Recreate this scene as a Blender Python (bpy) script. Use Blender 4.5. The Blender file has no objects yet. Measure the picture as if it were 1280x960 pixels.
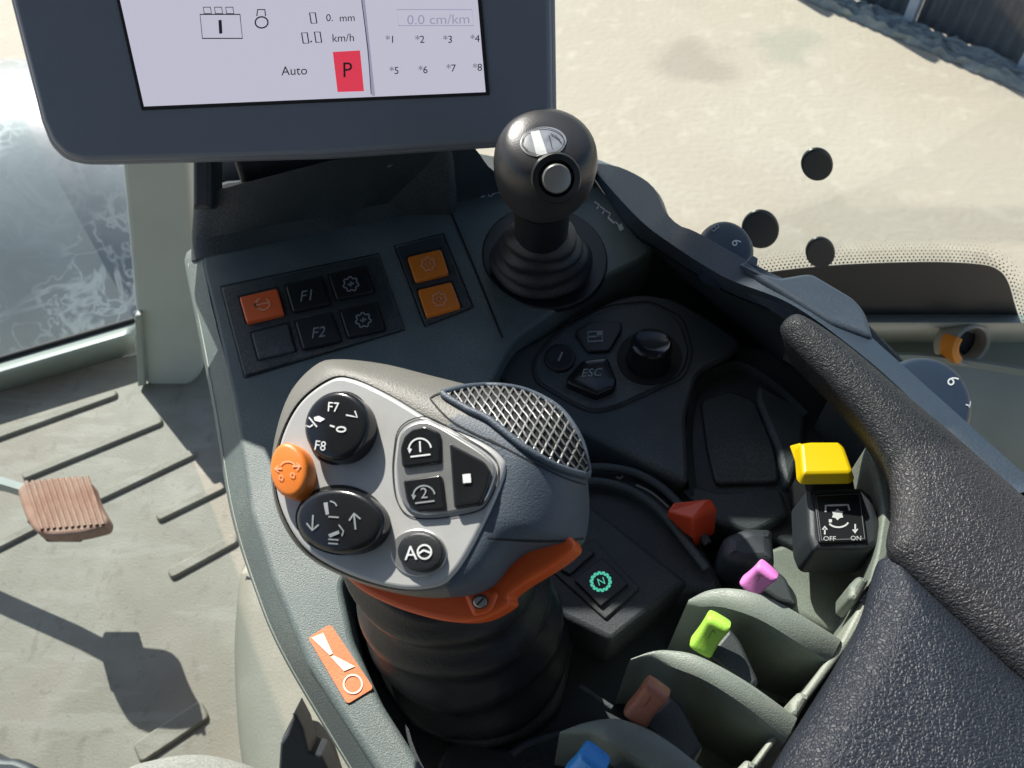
import bpy, bmesh, math, random
from mathutils import Vector, Matrix
from mathutils.bvhtree import BVHTree
from mathutils.geometry import delaunay_2d_cdt
random.seed(7)
SC = bpy.context.scene
COL = SC.collection
PI = math.pi

# ------------------------------------------------------------------ camera
CAMZ, PITCH, F = 1.11, math.radians(52), 1000.0
CAM = Vector((0, 0, CAMZ))
FW = Vector((0, math.cos(PITCH), -math.sin(PITCH)))
UP = Vector((0, math.sin(PITCH), math.cos(PITCH)))
RT = Vector((1, 0, 0))
cd = bpy.data.cameras.new('camera'); cam = bpy.data.objects.new('camera', cd); COL.objects.link(cam)
cam.location = CAM; cam.rotation_euler = (PI/2-PITCH, 0, 0)
cd.sensor_width = 36; cd.lens = 36*F/1280; cd.clip_start = 0.01; cd.clip_end = 500
cd.dof.use_dof = True; cd.dof.focus_distance = 0.40; cd.dof.aperture_fstop = 20.0
SC.camera = cam

def ray(px, py):
    return FW + RT*((px-640)/F) + UP*((480-py)/F)
def U(px, py, z):
    d = ray(px, py); return CAM + d*((z-CAMZ)/d.z)

class Frame:
    """a plane with origin o and unit normal n; at(px,py,h) meets the plane lifted by h"""
    def __init__(s, o, n):
        s.o = Vector(o); s.n = Vector(n).normalized()
        a = Vector((1, 0, 0)); a = (a - s.n*a.dot(s.n)).normalized(); s.u = a; s.v = s.n.cross(a)
    def at(s, px, py, h=0.0):
        d = ray(px, py); t = ((s.o + s.n*h) - CAM).dot(s.n)/d.dot(s.n); return CAM + d*t
    def uv(s, p): q = p-s.o; return (q.dot(s.u), q.dot(s.v))
    def xyz(s, u, v, h): return s.o + s.u*u + s.v*v + s.n*h
def Z(z): return Frame((0, 0, z), (0, 0, 1))

# ------------------------------------------------------------------ curves in 2D
def cr(pts, n=6, closed=True):
    out = []; N = len(pts)
    for i in range(N if closed else N-1):
        g = (lambda k: pts[k % N]) if closed else (lambda k: pts[max(0, min(N-1, k))])
        p0, p1, p2, p3 = g(i-1), g(i), g(i+1), g(i+2)
        for k in range(n):
            t = k/n; t2 = t*t; t3 = t2*t
            out.append(tuple(0.5*((2*p1[j]) + (-p0[j]+p2[j])*t + (2*p0[j]-5*p1[j]+4*p2[j]-p3[j])*t2 + (-p0[j]+3*p1[j]-3*p2[j]+p3[j])*t3) for j in range(len(p1))))
    if not closed: out.append(tuple(pts[-1]))
    return out
def rnd(pts, r, n=5):
    out = []; N = len(pts)
    for i in range(N):
        p = Vector(pts[i][:2]); a = Vector(pts[i-1][:2]); b = Vector(pts[(i+1) % N][:2])
        rr = r[i] if isinstance(r, (list, tuple)) else r
        da, db = (a-p), (b-p); la, lb = da.length, db.length
        k = min(rr, la*0.45, lb*0.45); A = p+da/la*k; B = p+db/lb*k
        for j in range(n+1):
            t = j/n; q = A*(1-t)**2 + p*2*t*(1-t) + B*t*t; out.append((q.x, q.y))
    return out
def ell(cx, cy, rx, ry, rot=0, n=40):
    c, s = math.cos(math.radians(rot)), math.sin(math.radians(rot)); o = []
    for i in range(n):
        a = 2*PI*i/n; x, y = rx*math.cos(a), ry*math.sin(a); o.append((cx+x*c-y*s, cy+x*s+y*c))
    return o
def area(p): return 0.5*sum(p[i][0]*p[(i+1) % len(p)][1]-p[(i+1) % len(p)][0]*p[i][1] for i in range(len(p)))
def inset(p, d):
    N = len(p); o = []
    for i in range(N):
        a, b, c = Vector(p[i-1]), Vector(p[i]), Vector(p[(i+1) % N])
        e1 = (b-a); e2 = (c-b)
        if e1.length < 1e-9: e1 = e2
        if e2.length < 1e-9: e2 = e1
        e1.normalize(); e2.normalize()
        n1 = Vector((-e1.y, e1.x)); n2 = Vector((-e2.y, e2.x)); m = n1+n2
        if m.length < 1e-6: m = n1.copy()
        m.normalize(); k = max(0.45, m.dot(n1)); q = b + m*(d/k); o.append((q.x, q.y))
    return o

# ------------------------------------------------------------------ objects
WL = {}
def wloc(o): return WL.get(o.name, Vector((0, 0, 0))) if o else Vector((0, 0, 0))
def tag(o, label=None, cat=None, group=None, kind=None):
    if label: o['label'] = label
    if cat: o['category'] = cat
    if group: o['group'] = group
    if kind: o['kind'] = kind
    return o
def thing(name, loc, label, cat, group=None):
    o = bpy.data.objects.new(name, None); COL.objects.link(o); o.location = loc; o.empty_display_size = .02
    WL[o.name] = Vector(loc); return tag(o, label, cat, group)
def mk(name, V, Fc, m, parent=None, smooth=True, sharp=None, wn=None):
    V = [Vector(v) for v in V]
    lo = Vector([min(v[i] for v in V) for i in range(3)]); hi = Vector([max(v[i] for v in V) for i in range(3)])
    c = (lo+hi)/2; c.z = lo.z
    me = bpy.data.meshes.new(name); me.from_pydata([v-c for v in V], [], Fc); me.validate()
    me.materials.append(m)
    bm = bmesh.new(); bm.from_mesh(me); bmesh.ops.recalc_face_normals(bm, faces=bm.faces)
    for f in bm.faces: f.smooth = smooth
    if smooth and sharp:
        for e in bm.edges:
            if len(e.link_faces) == 2 and e.calc_face_angle(0) > math.radians(sharp): e.smooth = False
    if wn:
        bm.normal_update()
        flat = set(f for f in bm.faces if abs(f.normal.dot(wn)) > .9999)
        for e in bm.edges:
            if sum(1 for f in e.link_faces if f in flat) == 1: e.smooth = False
    bm.to_mesh(me); bm.free()
    o = bpy.data.objects.new(name, me); COL.objects.link(o)
    o.location = c - wloc(parent); o.parent = parent; WL[o.name] = c
    return o
def rings(R, cap0=True, cap1=True, closed=True):
    V = []; Fc = []; n = len(R[0])
    for r in R: V += list(r)
    for i in range(len(R)-1):
        for j in range(n if closed else n-1):
            k = (j+1) % n; a = i*n
            Fc.append((a+j, a+k, a+n+k, a+n+j))
    if closed and cap0: Fc.append(tuple(range(n))[::-1])
    if closed and cap1: Fc.append(tuple(range((len(R)-1)*n, len(R)*n)))
    return V, Fc
def slab(name, fr, pts, h, depth, m, parent=None, r=0.0015, seg=3, dome=0.0, drings=5, uvpts=None, taper=0.0):
    p2 = uvpts or [fr.uv(fr.at(x, y, h)) for x, y in pts]
    if area(p2) < 0: p2 = p2[::-1]
    R = []
    bot = inset(p2, -taper) if taper else p2
    R.append([fr.xyz(u, v, h-depth) for u, v in bot])
    if r > 0:
        for i in range(seg+1):
            a = PI/2*i/seg; q = inset(p2, r*(1-math.cos(a)))
            R.append([fr.xyz(u, v, h-r+r*math.sin(a)) for u, v in q])
    else:
        q = p2; R.append([fr.xyz(u, v, h) for u, v in q])
    if dome:
        cx = sum(a for a, b in q)/len(q); cy = sum(b for a, b in q)/len(q)
        for i in range(1, drings):
            t = i/drings
            R.append([fr.xyz(u+(cx-u)*t, v+(cy-v)*t, h+dome*(1-(1-t)**2)) for u, v in q])
        V, Fc = rings(R, True, False); V.append(fr.xyz(cx, cy, h+dome)); n = len(q); b = (len(R)-1)*n
        for j in range(n): Fc.append((b+j, b+(j+1) % n, len(V)-1))
        return mk(name, V, Fc, m, parent, True, 40)
    V, Fc = rings(R, False, False)
    for k, up_ in ((0, False), (len(R)-1, True)):
        n = len(q); b = k*n; ring = [Vector(fr.uv(p)) for p in R[k]]
        co, ed, fa, ov, _, _ = delaunay_2d_cdt(ring, [(j, (j+1) % n) for j in range(n)], [], 1, 1e-7)
        ix = []
        hh = h if up_ else h-depth
        for j, c in enumerate(co):
            if ov[j]: ix.append(b+ov[j][0])
            else: V.append(fr.xyz(c.x, c.y, hh)); ix.append(len(V)-1)
        for f in fa:
            g = tuple(dict.fromkeys(ix[j] for j in f))
            if len(g) > 2: Fc.append(g)
    return mk(name, V, Fc, m, parent, True, 50, wn=fr.n)
def resample(p, n):
    L = [0]
    for i in range(len(p)-1): L.append(L[-1]+math.dist(p[i], p[i+1]))
    o = []; k = 0
    for i in range(n):
        s = L[-1]*i/(n-1)
        while k < len(p)-2 and L[k+1] < s: k += 1
        t = (s-L[k])/max(1e-9, L[k+1]-L[k]); o.append(tuple(p[k][j]+(p[k+1][j]-p[k][j])*t for j in range(len(p[0]))))
    return o
def loft(name, rows, m, parent=None, n=40, sharp=35, thick=0, smooth=True, match=0):
    """rows of (px,py,z) control points, joined into one sheet"""
    R = [[U(*q) for q in (cr(r, match, False) if match else resample(cr(r, 8, False) if smooth and len(r) > 2 else r, n))] for r in rows]
    V, Fc = rings(R, closed=False)
    o = mk(name, V, Fc, m, parent, True, sharp)
    if thick:
        s = o.modifiers.new('t', 'SOLIDIFY'); s.thickness = thick; s.offset = -1
    return o
def tube(name, P, rad, m, parent=None, n=14, cap=True, sq=1.0):
    P = [Vector(p) for p in P]; R = []
    rr = rad if isinstance(rad, (list, tuple)) else [rad]*len(P)
    ref = None
    for i, p in enumerate(P):
        t = (P[min(i+1, len(P)-1)]-P[max(i-1, 0)]).normalized()
        if ref is None: ref = t.orthogonal().normalized()
        ref = (ref-t*ref.dot(t)).normalized(); b = t.cross(ref)
        R.append([p+(ref*math.cos(2*PI*k/n)+b*math.sin(2*PI*k/n)*sq)*rr[i] for k in range(n)])
    V, Fc = rings(R, cap, cap); return mk(name, V, Fc, m, parent, True, 50)
def tubes(V, Fc, P, r, n=6):
    """append a thin tube to running lists"""
    ref = None; b0 = len(V)
    for i, p in enumerate(P):
        t = (P[min(i+1, len(P)-1)]-P[max(i-1, 0)]).normalized()
        if ref is None: ref = t.orthogonal().normalized()
        ref = (ref-t*ref.dot(t)).normalized(); b = t.cross(ref)
        V += [p+(ref*math.cos(2*PI*k/n)+b*math.sin(2*PI*k/n))*r for k in range(n)]
    for i in range(len(P)-1):
        for j in range(n): k = (j+1) % n; a = b0+i*n; Fc.append((a+j, a+k, a+n+k, a+n+j))
def lathe(name, o, ax, prof, m, parent=None, n=48, sx=1.0, sharp=40, rot=0):
    ax = Vector(ax).normalized(); a = Vector((1, 0, 0)); a = (a-ax*a.dot(ax)).normalized(); b = ax.cross(a)
    R = [[Vector(o)+ax*h+(a*math.cos(2*PI*k/n+rot)*sx+b*math.sin(2*PI*k/n+rot))*r for k in range(n)] for r, h in prof]
    V, Fc = rings(R); return mk(name, V, Fc, m, parent, True, sharp)
def box(name, lo, hi, m, parent=None, bev=0.003, rz=0, piv=None):
    V = [(x, y, z) for x in (lo[0], hi[0]) for y in (lo[1], hi[1]) for z in (lo[2], hi[2])]
    Fc = [(0, 1, 3, 2), (4, 6, 7, 5), (0, 4, 5, 1), (2, 3, 7, 6), (0, 2, 6, 4), (1, 5, 7, 3)]
    if rz:
        M = Matrix.Rotation(rz, 3, 'Z'); pv = Vector(piv or ((lo[0]+hi[0])/2, (lo[1]+hi[1])/2, 0)); V = [M@(Vector(v)-pv)+pv for v in V]
    o = mk(name, V, Fc, m, parent, True, 30)
    if bev:
        b = o.modifiers.new('b', 'BEVEL'); b.width = bev; b.segments = 3
    return o

# ------------------------------------------------------------------ printed marks
def font_mesh(s):
    c = bpy.data.curves.new('t', 'FONT'); c.body = s; c.size = 1; c.resolution_u = 3; c.align_x = 'CENTER'
    o = bpy.data.objects.new('t', c); COL.objects.link(o); dg = bpy.context.evaluated_depsgraph_get(); dg.update()
    me = o.evaluated_get(dg).to_mesh(); v = [(q.co.x, q.co.y) for q in me.vertices]; f = [tuple(p.vertices) for p in me.polygons]
    o.evaluated_get(dg).to_mesh_clear(); bpy.data.objects.remove(o); bpy.data.curves.remove(c); return v, f
class Ink:
    """marks drawn in plan and laid on a surface through the projector"""
    def __init__(s, proj): s.p = proj; s.V = []; s.F = []
    def poly(s, pts):
        if len(pts) == 4 and max(math.dist(pts[i], pts[i-1]) for i in range(4)) > 8:
            m = 6; b = len(s.V)
            for i in range(m+1):
                for j in range(m+1):
                    u, v = i/m, j/m; s.V.append(s.p(*[pts[0][q]*(1-u)*(1-v)+pts[1][q]*u*(1-v)+pts[2][q]*u*v+pts[3][q]*(1-u)*v for q in (0, 1)]))
            for i in range(m):
                for j in range(m): a = b+i*(m+1)+j; s.F.append((a, a+1, a+m+2, a+m+1))
            return s
        b = len(s.V); s.V += [s.p(x, y) for x, y in pts]; s.F.append(tuple(range(b, b+len(pts)))); return s
    def line(s, pts, w, closed=False):
        if closed: pts = list(pts)+[pts[0], pts[1]]
        dn = []
        for i in range(len(pts)-1):
            m = 1 if closed else max(1, int(math.dist(pts[i], pts[i+1])/5))
            dn += [(pts[i][0]+(pts[i+1][0]-pts[i][0])*j/m, pts[i][1]+(pts[i+1][1]-pts[i][1])*j/m) for j in range(m)]
        pts = dn+[tuple(pts[-1][:2])]
        n = len(pts); L = []; Rr = []
        for i in range(n):
            a = Vector(pts[max(0, i-1)]); b = Vector(pts[min(n-1, i+1)])
            if closed and i in (0,): a = Vector(pts[-3])
            t = (b-a); t = t.normalized() if t.length > 1e-6 else Vector((1, 0)); nn = Vector((-t.y, t.x))*w/2; p = Vector(pts[i])
            L.append(p+nn); Rr.append(p-nn)
        b0 = len(s.V)
        for i in range(n): s.V += [s.p(*L[i]), s.p(*Rr[i])]
        for i in range(n-1-(1 if closed else 0)): a = b0+2*i; s.F.append((a, a+1, a+3, a+2))
        return s
    def arc(s, cx, cy, rx, ry, a0, a1, w, n=16, rot=0):
        c, q = math.cos(math.radians(rot)), math.sin(math.radians(rot)); P = []
        for i in range(n+1):
            a = math.radians(a0+(a1-a0)*i/n); x, y = rx*math.cos(a), ry*math.sin(a); P.append((cx+x*c-y*q, cy+x*q+y*c))
        return s.line(P, w)
    def text(s, st, cx, cy, size, rot=0, sx=1.0, shear=0.0):
        v, f = font_mesh(st); b = len(s.V); c, q = math.cos(math.radians(rot)), math.sin(math.radians(rot))
        for x, y in v:
            y -= 0.35; x = x*sx+y*shear; x *= size; y *= -size
            s.V.append(s.p(cx+x*c-y*q, cy+x*q+y*c))
        s.F += [tuple(i+b for i in g) for g in f]; return s
    def gear(s, cx, cy, r, w, n=12, ry=None):
        ry = ry or r; P = []
        for i in range(n*4):
            a = 2*PI*i/(n*4); k = 1.16 if i % 4 < 2 else 0.92; P.append((cx+r*k*math.cos(a), cy+ry*k*math.sin(a)))
        return s.line(P, w, True)
    def build(s, name, m, parent): return mk(name, s.V, s.F, m, parent, False)
def on(fr, h): return lambda x, y: fr.at(x, y, h)
def bvh_of(*objs):
    V = []; Fc = []
    for o in objs:
        b = len(V); w = WL[o.name]; V += [v.co+w for v in o.data.vertices]; Fc += [tuple(i+b for i in p.vertices) for p in o.data.polygons]
    return BVHTree.FromPolygons(V, Fc)
def onto(bv, lift=0.0004):
    def f(x, y):
        d = ray(x, y).normalized(); h = bv.ray_cast(CAM, d)
        if h[0] is None: h = bv.find_nearest(CAM+d*0.36)
        n = h[1] if h[1].dot(d) < 0 else -h[1]
        return h[0]+n*lift
    return f

# ------------------------------------------------------------------ materials
def mat(name, col, rough=0.5, metal=0, bump=0, bscale=400, var=0.0, vscale=8, spec=0.5, kind='noise', col2=None, coat=0, rvar=0.0, dust=0.0):
    m = bpy.data.materials.new(name); m.use_nodes = True; nt = m.node_tree; N = nt.nodes; L = nt.links
    b = N['Principled BSDF']; b.inputs['Base Color'].default_value = (*col, 1); b.inputs['Roughness'].default_value = rough
    b.inputs['Metallic'].default_value = metal; b.inputs['Specular IOR Level'].default_value = spec; b.inputs['Coat Weight'].default_value = coat
    tc = N.new('ShaderNodeTexCoord')
    if var or col2 or dust:
        nz = N.new('ShaderNodeTexNoise'); nz.inputs['Scale'].default_value = vscale; nz.inputs['Detail'].default_value = 8; nz.inputs['Roughness'].default_value = .62
        L.new(tc.outputs['Object'], nz.inputs['Vector'])
        rp = N.new('ShaderNodeValToRGB'); rp.color_ramp.elements[0].position = .35; rp.color_ramp.elements[1].position = .68
        c2 = col2 or tuple(min(1, c*(1+var)) for c in col); c1 = col if col2 else tuple(c*(1-var) for c in col)
        rp.color_ramp.elements[0].color = (*c1, 1); rp.color_ramp.elements[1].color = (*c2, 1)
        L.new(nz.outputs['Fac'], rp.inputs['Fac']); out = rp.outputs['Color']
        if dust:
            n3 = N.new('ShaderNodeTexNoise'); n3.inputs['Scale'].default_value = 900; n3.inputs['Detail'].default_value = 3; L.new(tc.outputs['Object'], n3.inputs['Vector'])
            n4 = N.new('ShaderNodeTexNoise'); n4.inputs['Scale'].default_value = 14; n4.inputs['Detail'].default_value = 5; L.new(tc.outputs['Object'], n4.inputs['Vector'])
            mu = N.new('ShaderNodeMath'); mu.operation = 'MULTIPLY'; L.new(n3.outputs['Fac'], mu.inputs[0]); L.new(n4.outputs['Fac'], mu.inputs[1])
            mr = N.new('ShaderNodeMapRange'); mr.inputs['From Min'].default_value = .22; mr.inputs['From Max'].default_value = .42; mr.inputs['To Max'].default_value = dust
            L.new(mu.outputs[0], mr.inputs['Value'])
            mx = N.new('ShaderNodeMix'); mx.data_type = 'RGBA'; mx.inputs['B'].default_value = (.42, .40, .34, 1)
            L.new(mr.outputs['Result'], mx.inputs['Factor']); L.new(out, mx.inputs['A']); out = mx.outputs['Result']
        L.new(out, b.inputs['Base Color'])
        if rvar:
            m2 = N.new('ShaderNodeMapRange'); m2.inputs['To Min'].default_value = rough-rvar; m2.inputs['To Max'].default_value = rough+rvar
            L.new(nz.outputs['Fac'], m2.inputs['Value']); L.new(m2.outputs['Result'], b.inputs['Roughness'])
    if bump:
        if kind == 'leather':
            t = N.new('ShaderNodeTexVoronoi'); t.feature = 'DISTANCE_TO_EDGE'; t.inputs['Scale'].default_value = bscale
            wn = N.new('ShaderNodeTexNoise'); wn.inputs['Scale'].default_value = bscale*.6; wn.inputs['Detail'].default_value = 2
            L.new(tc.outputs['Object'], wn.inputs['Vector'])
            ad = N.new('ShaderNodeVectorMath'); ad.operation = 'MULTIPLY_ADD'; ad.inputs[1].default_value = (.0035, .0035, .0035)
            L.new(wn.outputs['Color'], ad.inputs[0]); L.new(tc.outputs['Object'], ad.inputs[2]); L.new(ad.outputs[0], t.inputs['Vector'])
            mr = N.new('ShaderNodeMapRange'); mr.interpolation_type = 'SMOOTHSTEP'; mr.inputs['From Max'].default_value = .3; L.new(t.outputs['Distance'], mr.inputs['Value']); src = mr.outputs['Result']
        else:
            t = N.new('ShaderNodeTexNoise'); t.inputs['Scale'].default_value = bscale; t.inputs['Detail'].default_value = 4; L.new(tc.outputs['Object'], t.inputs['Vector']); src = t.outputs['Fac']
        bp = N.new('ShaderNodeBump'); bp.inputs['Strength'].default_value = bump; bp.inputs['Distance'].default_value = .001
        L.new(src, bp.inputs['Height']); L.new(bp.outputs['Normal'], b.inputs['Normal'])
    return m
def emis(name, col, st):
    m = bpy.data.materials.new(name); m.use_nodes = True; b = m.node_tree.nodes['Principled BSDF']
    b.inputs['Base Color'].default_value = (*[c*.3 for c in col], 1); b.inputs['Roughness'].default_value = .25
    b.inputs['Emission Color'].default_value = (*col, 1); b.inputs['Emission Strength'].default_value = st; return m

M_deck = mat('console_plastic', (.105, .14, .14), .5, bump=.35, bscale=1400, var=.10, vscale=30, dust=.25)
M_panel = mat('panel_plastic', (.034, .045, .051), .5, bump=.3, bscale=1600, var=.12, vscale=25, dust=.16)
M_rail = mat('rail_plastic', (.050, .072, .105), .5, bump=.3, bscale=1500, var=.10, vscale=20, dust=.10)  # blue of the reflected sky put into the base colour
M_base = mat('recess_plastic', (.020, .028, .034), .6, bump=.3, bscale=1400, var=.12, dust=.08)
M_tray = mat('tray_plastic', (.040, .053, .060), .55, bump=.3, bscale=1400, var=.12, dust=.15)
M_seam = mat('seam', (.012, .013, .014), .8)
M_fin = mat('fin_plastic', (.205, .245, .215), .42, bump=.25, bscale=1500, var=.08, vscale=30, dust=.25)
M_bench = mat('bench_plastic', (.225, .26, .22), .5, bump=.25, bscale=1400, var=.14, vscale=40, dust=.7)
M_key = mat('key_black', (.012, .014, .016), .42, bump=.1, bscale=1500, var=.1)
M_keyor = mat('key_orange', (.95, .24, .02), .45, bump=.1, bscale=1500, var=.06)
M_keyred = mat('key_red_orange', (.95, .15, .035), .45, bump=.1, bscale=1500, var=.06)
M_glossk = mat('gloss_black', (.012, .013, .015), .17, var=.1, rvar=.05, vscale=60)
M_white = mat('print_white', (.72, .74, .74), .5)
M_grey = mat('print_grey', (.26, .29, .30), .5)
M_pale = mat('print_pale_orange', (.95, .42, .22), .5)
M_boot = mat('rubber', (.022, .022, .025), .5, bump=.25, bscale=900, var=.2, vscale=30, dust=.10)
M_boot2 = mat('rubber_soft', (.014, .014, .016), .40, bump=.25, bscale=900, var=.2, vscale=30, dust=.05)
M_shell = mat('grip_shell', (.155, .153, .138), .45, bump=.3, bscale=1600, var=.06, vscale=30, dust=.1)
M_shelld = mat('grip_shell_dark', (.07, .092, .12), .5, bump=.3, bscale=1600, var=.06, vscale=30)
M_face = mat('grip_faceplate', (.47, .48, .475), .36, metal=.15, bump=.08, bscale=2200, var=.05, vscale=45, rvar=.08, dust=.12)
M_gor = mat('grip_orange', (.75, .105, .012), .4, bump=.12, bscale=1500, var=.05)
M_bor = mat('button_orange', (.80, .22, .03), .4, bump=.1, bscale=1500, var=.04)
M_chrome = mat('satin_metal', (.50, .51, .50), .3, metal=.8, var=.1, vscale=90)
M_mesh = mat('mesh_metal', (.25, .26, .255), .38, metal=.45)
M_black = mat('black_void', (.006, .006, .007), .7)
M_leather = mat('leather', (.019, .024, .034), .46, bump=.40, bscale=560, kind='leather', var=.2, vscale=10, spec=.30)
M_leather2 = mat('leather_worn', (.030, .031, .036), .46, bump=.40, bscale=600, kind='leather', var=.2, vscale=10, spec=.34)
M_yel = mat('yellow_plastic', (.90, .62, .004), .35, bump=.06, bscale=900, var=.04)
M_redk = mat('red_plastic', (.72, .07, .022), .4, bump=.1, bscale=1200, var=.06)
M_pink = mat('pink_cap', (.80, .24, .66), .45, bump=.1, bscale=1200, var=.04)
M_green = mat('green_cap', (.40, .76, .09), .45, bump=.1, bscale=1200, var=.04)
M_brown = mat('brown_cap', (.42, .16, .10), .5, bump=.1, bscale=1200, var=.06)
M_blue = mat('blue_cap', (.05, .33, .85), .4, bump=.1, bscale=1200, var=.04)
M_paddle = mat('paddle_dark', (.035, .045, .045), .45, bump=.2, bscale=1400, var=.1)
M_stick = mat('sticker_orange', (.74, .19, .06), .45, bump=.1, bscale=800, var=.08, vscale=40, dust=.15)
M_dark = mat('dark_housing', (.04, .047, .055), .45, bump=.2, bscale=1500, var=.1)
M_bezel = mat('monitor_bezel', (.175, .20, .245), .42, bump=.15, bscale=1600, var=.05)
M_dial = mat('dial_plastic', (.024, .040, .070), .4, bump=.2, bscale=1500, var=.1)
M_pillar = mat('pillar_grey', (.44, .49, .455), .55, bump=.3, bscale=700, var=.05, vscale=8)
M_trim = mat('cab_trim', (.31, .35, .32), .42, bump=.2, bscale=900, var=.08, vscale=10, dust=.15)
M_wall = mat('cab_wall', (.16, .17, .18), .6, bump=.3, bscale=700, var=.08)
M_frit = mat('glass_frit', (.018, .02, .022), .4)
M_cap = mat('cap_black', (.022, .028, .032), .38, bump=.1, bscale=900)
M_ring = mat('ring_plastic', (.42, .42, .38), .3, var=.06)
M_ringor = mat('ring_orange', (.85, .30, .02), .4)
M_pedal = mat('pedal_rubber', (.30, .15, .10), .75, bump=.6, bscale=500, col2=(.40, .24, .165), vscale=40, dust=.35)
M_seat = mat('seat_fabric', (.34, .33, .30), .95, bump=1, bscale=900, var=.25, vscale=500)
M_post = mat('fence_post', (.34, .40, .50), .6, bump=.3, bscale=40, var=.15)
M_screen = emis('screen', (.60, .59, .71), .50)
M_sred = emis('screen_red', (.72, .05, .09), .55)
M_sdk = mat('screen_ink', (.05, .05, .07), .4)
M_sgrey = emis('screen_grey', (.36, .35, .48), .5)
M_led = emis('symbol_green', (.10, .62, .42), .5)

def floor_mat():
    m = mat('cab_floor', (.205, .188, .145), .6, bump=.5, bscale=300, col2=(.25, .235, .185), vscale=5.5, dust=.5, rvar=.08)
    nt = m.node_tree; N = nt.nodes; L = nt.links; b = N['Principled BSDF']
    src = b.inputs['Base Color'].links[0].from_socket
    tc = N.new('ShaderNodeTexCoord'); nz = N.new('ShaderNodeTexNoise'); nz.inputs['Scale'].default_value = 3.2; nz.inputs['Detail'].default_value = 9
    L.new(tc.outputs['Object'], nz.inputs['Vector'])
    rp = N.new('ShaderNodeValToRGB'); rp.color_ramp.elements[0].position = .52; rp.color_ramp.elements[1].position = .66
    rp.color_ramp.elements[0].color = (0, 0, 0, 1); rp.color_ramp.elements[1].color = (.6, .6, .6, 1); L.new(nz.outputs['Fac'], rp.inputs['Fac'])
    mx = N.new('ShaderNodeMix'); mx.data_type = 'RGBA'; mx.inputs['B'].default_value = (.25, .20, .15, 1)
    L.new(rp.outputs['Color'], mx.inputs['Factor']); L.new(src, mx.inputs['A'])
    # pale scuffs and fine dark grit
    cur = mx.outputs['Result']
    for sc_, det, lo, hi, col, amt, strg in ((9, 12, .56, .64, (.31, .295, .245), .5, (1, 5, 1)), (70, 4, .63, .70, (.12, .10, .075), .3, (1, 1, 1)), (22, 8, .60, .70, (.15, .13, .095), .45, (2, 1, 1))):
        mp = N.new('ShaderNodeMapping'); mp.inputs['Scale'].default_value = strg; mp.inputs['Rotation'].default_value = (0, 0, .6); L.new(tc.outputs['Object'], mp.inputs['Vector'])
        q = N.new('ShaderNodeTexNoise'); q.inputs['Scale'].default_value = sc_; q.inputs['Detail'].default_value = det; L.new(mp.outputs[0], q.inputs['Vector'])
        w_ = N.new('ShaderNodeMapRange'); w_.inputs['From Min'].default_value = lo; w_.inputs['From Max'].default_value = hi; w_.inputs['To Max'].default_value = amt; L.new(q.outputs['Fac'], w_.inputs['Value'])
        y_ = N.new('ShaderNodeMix'); y_.data_type = 'RGBA'; y_.inputs['B'].default_value = (*col, 1); L.new(w_.outputs[0], y_.inputs['Factor']); L.new(cur, y_.inputs['A']); cur = y_.outputs['Result']
    L.new(cur, b.inputs['Base Color']); return m
M_floor = floor_mat()
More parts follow.
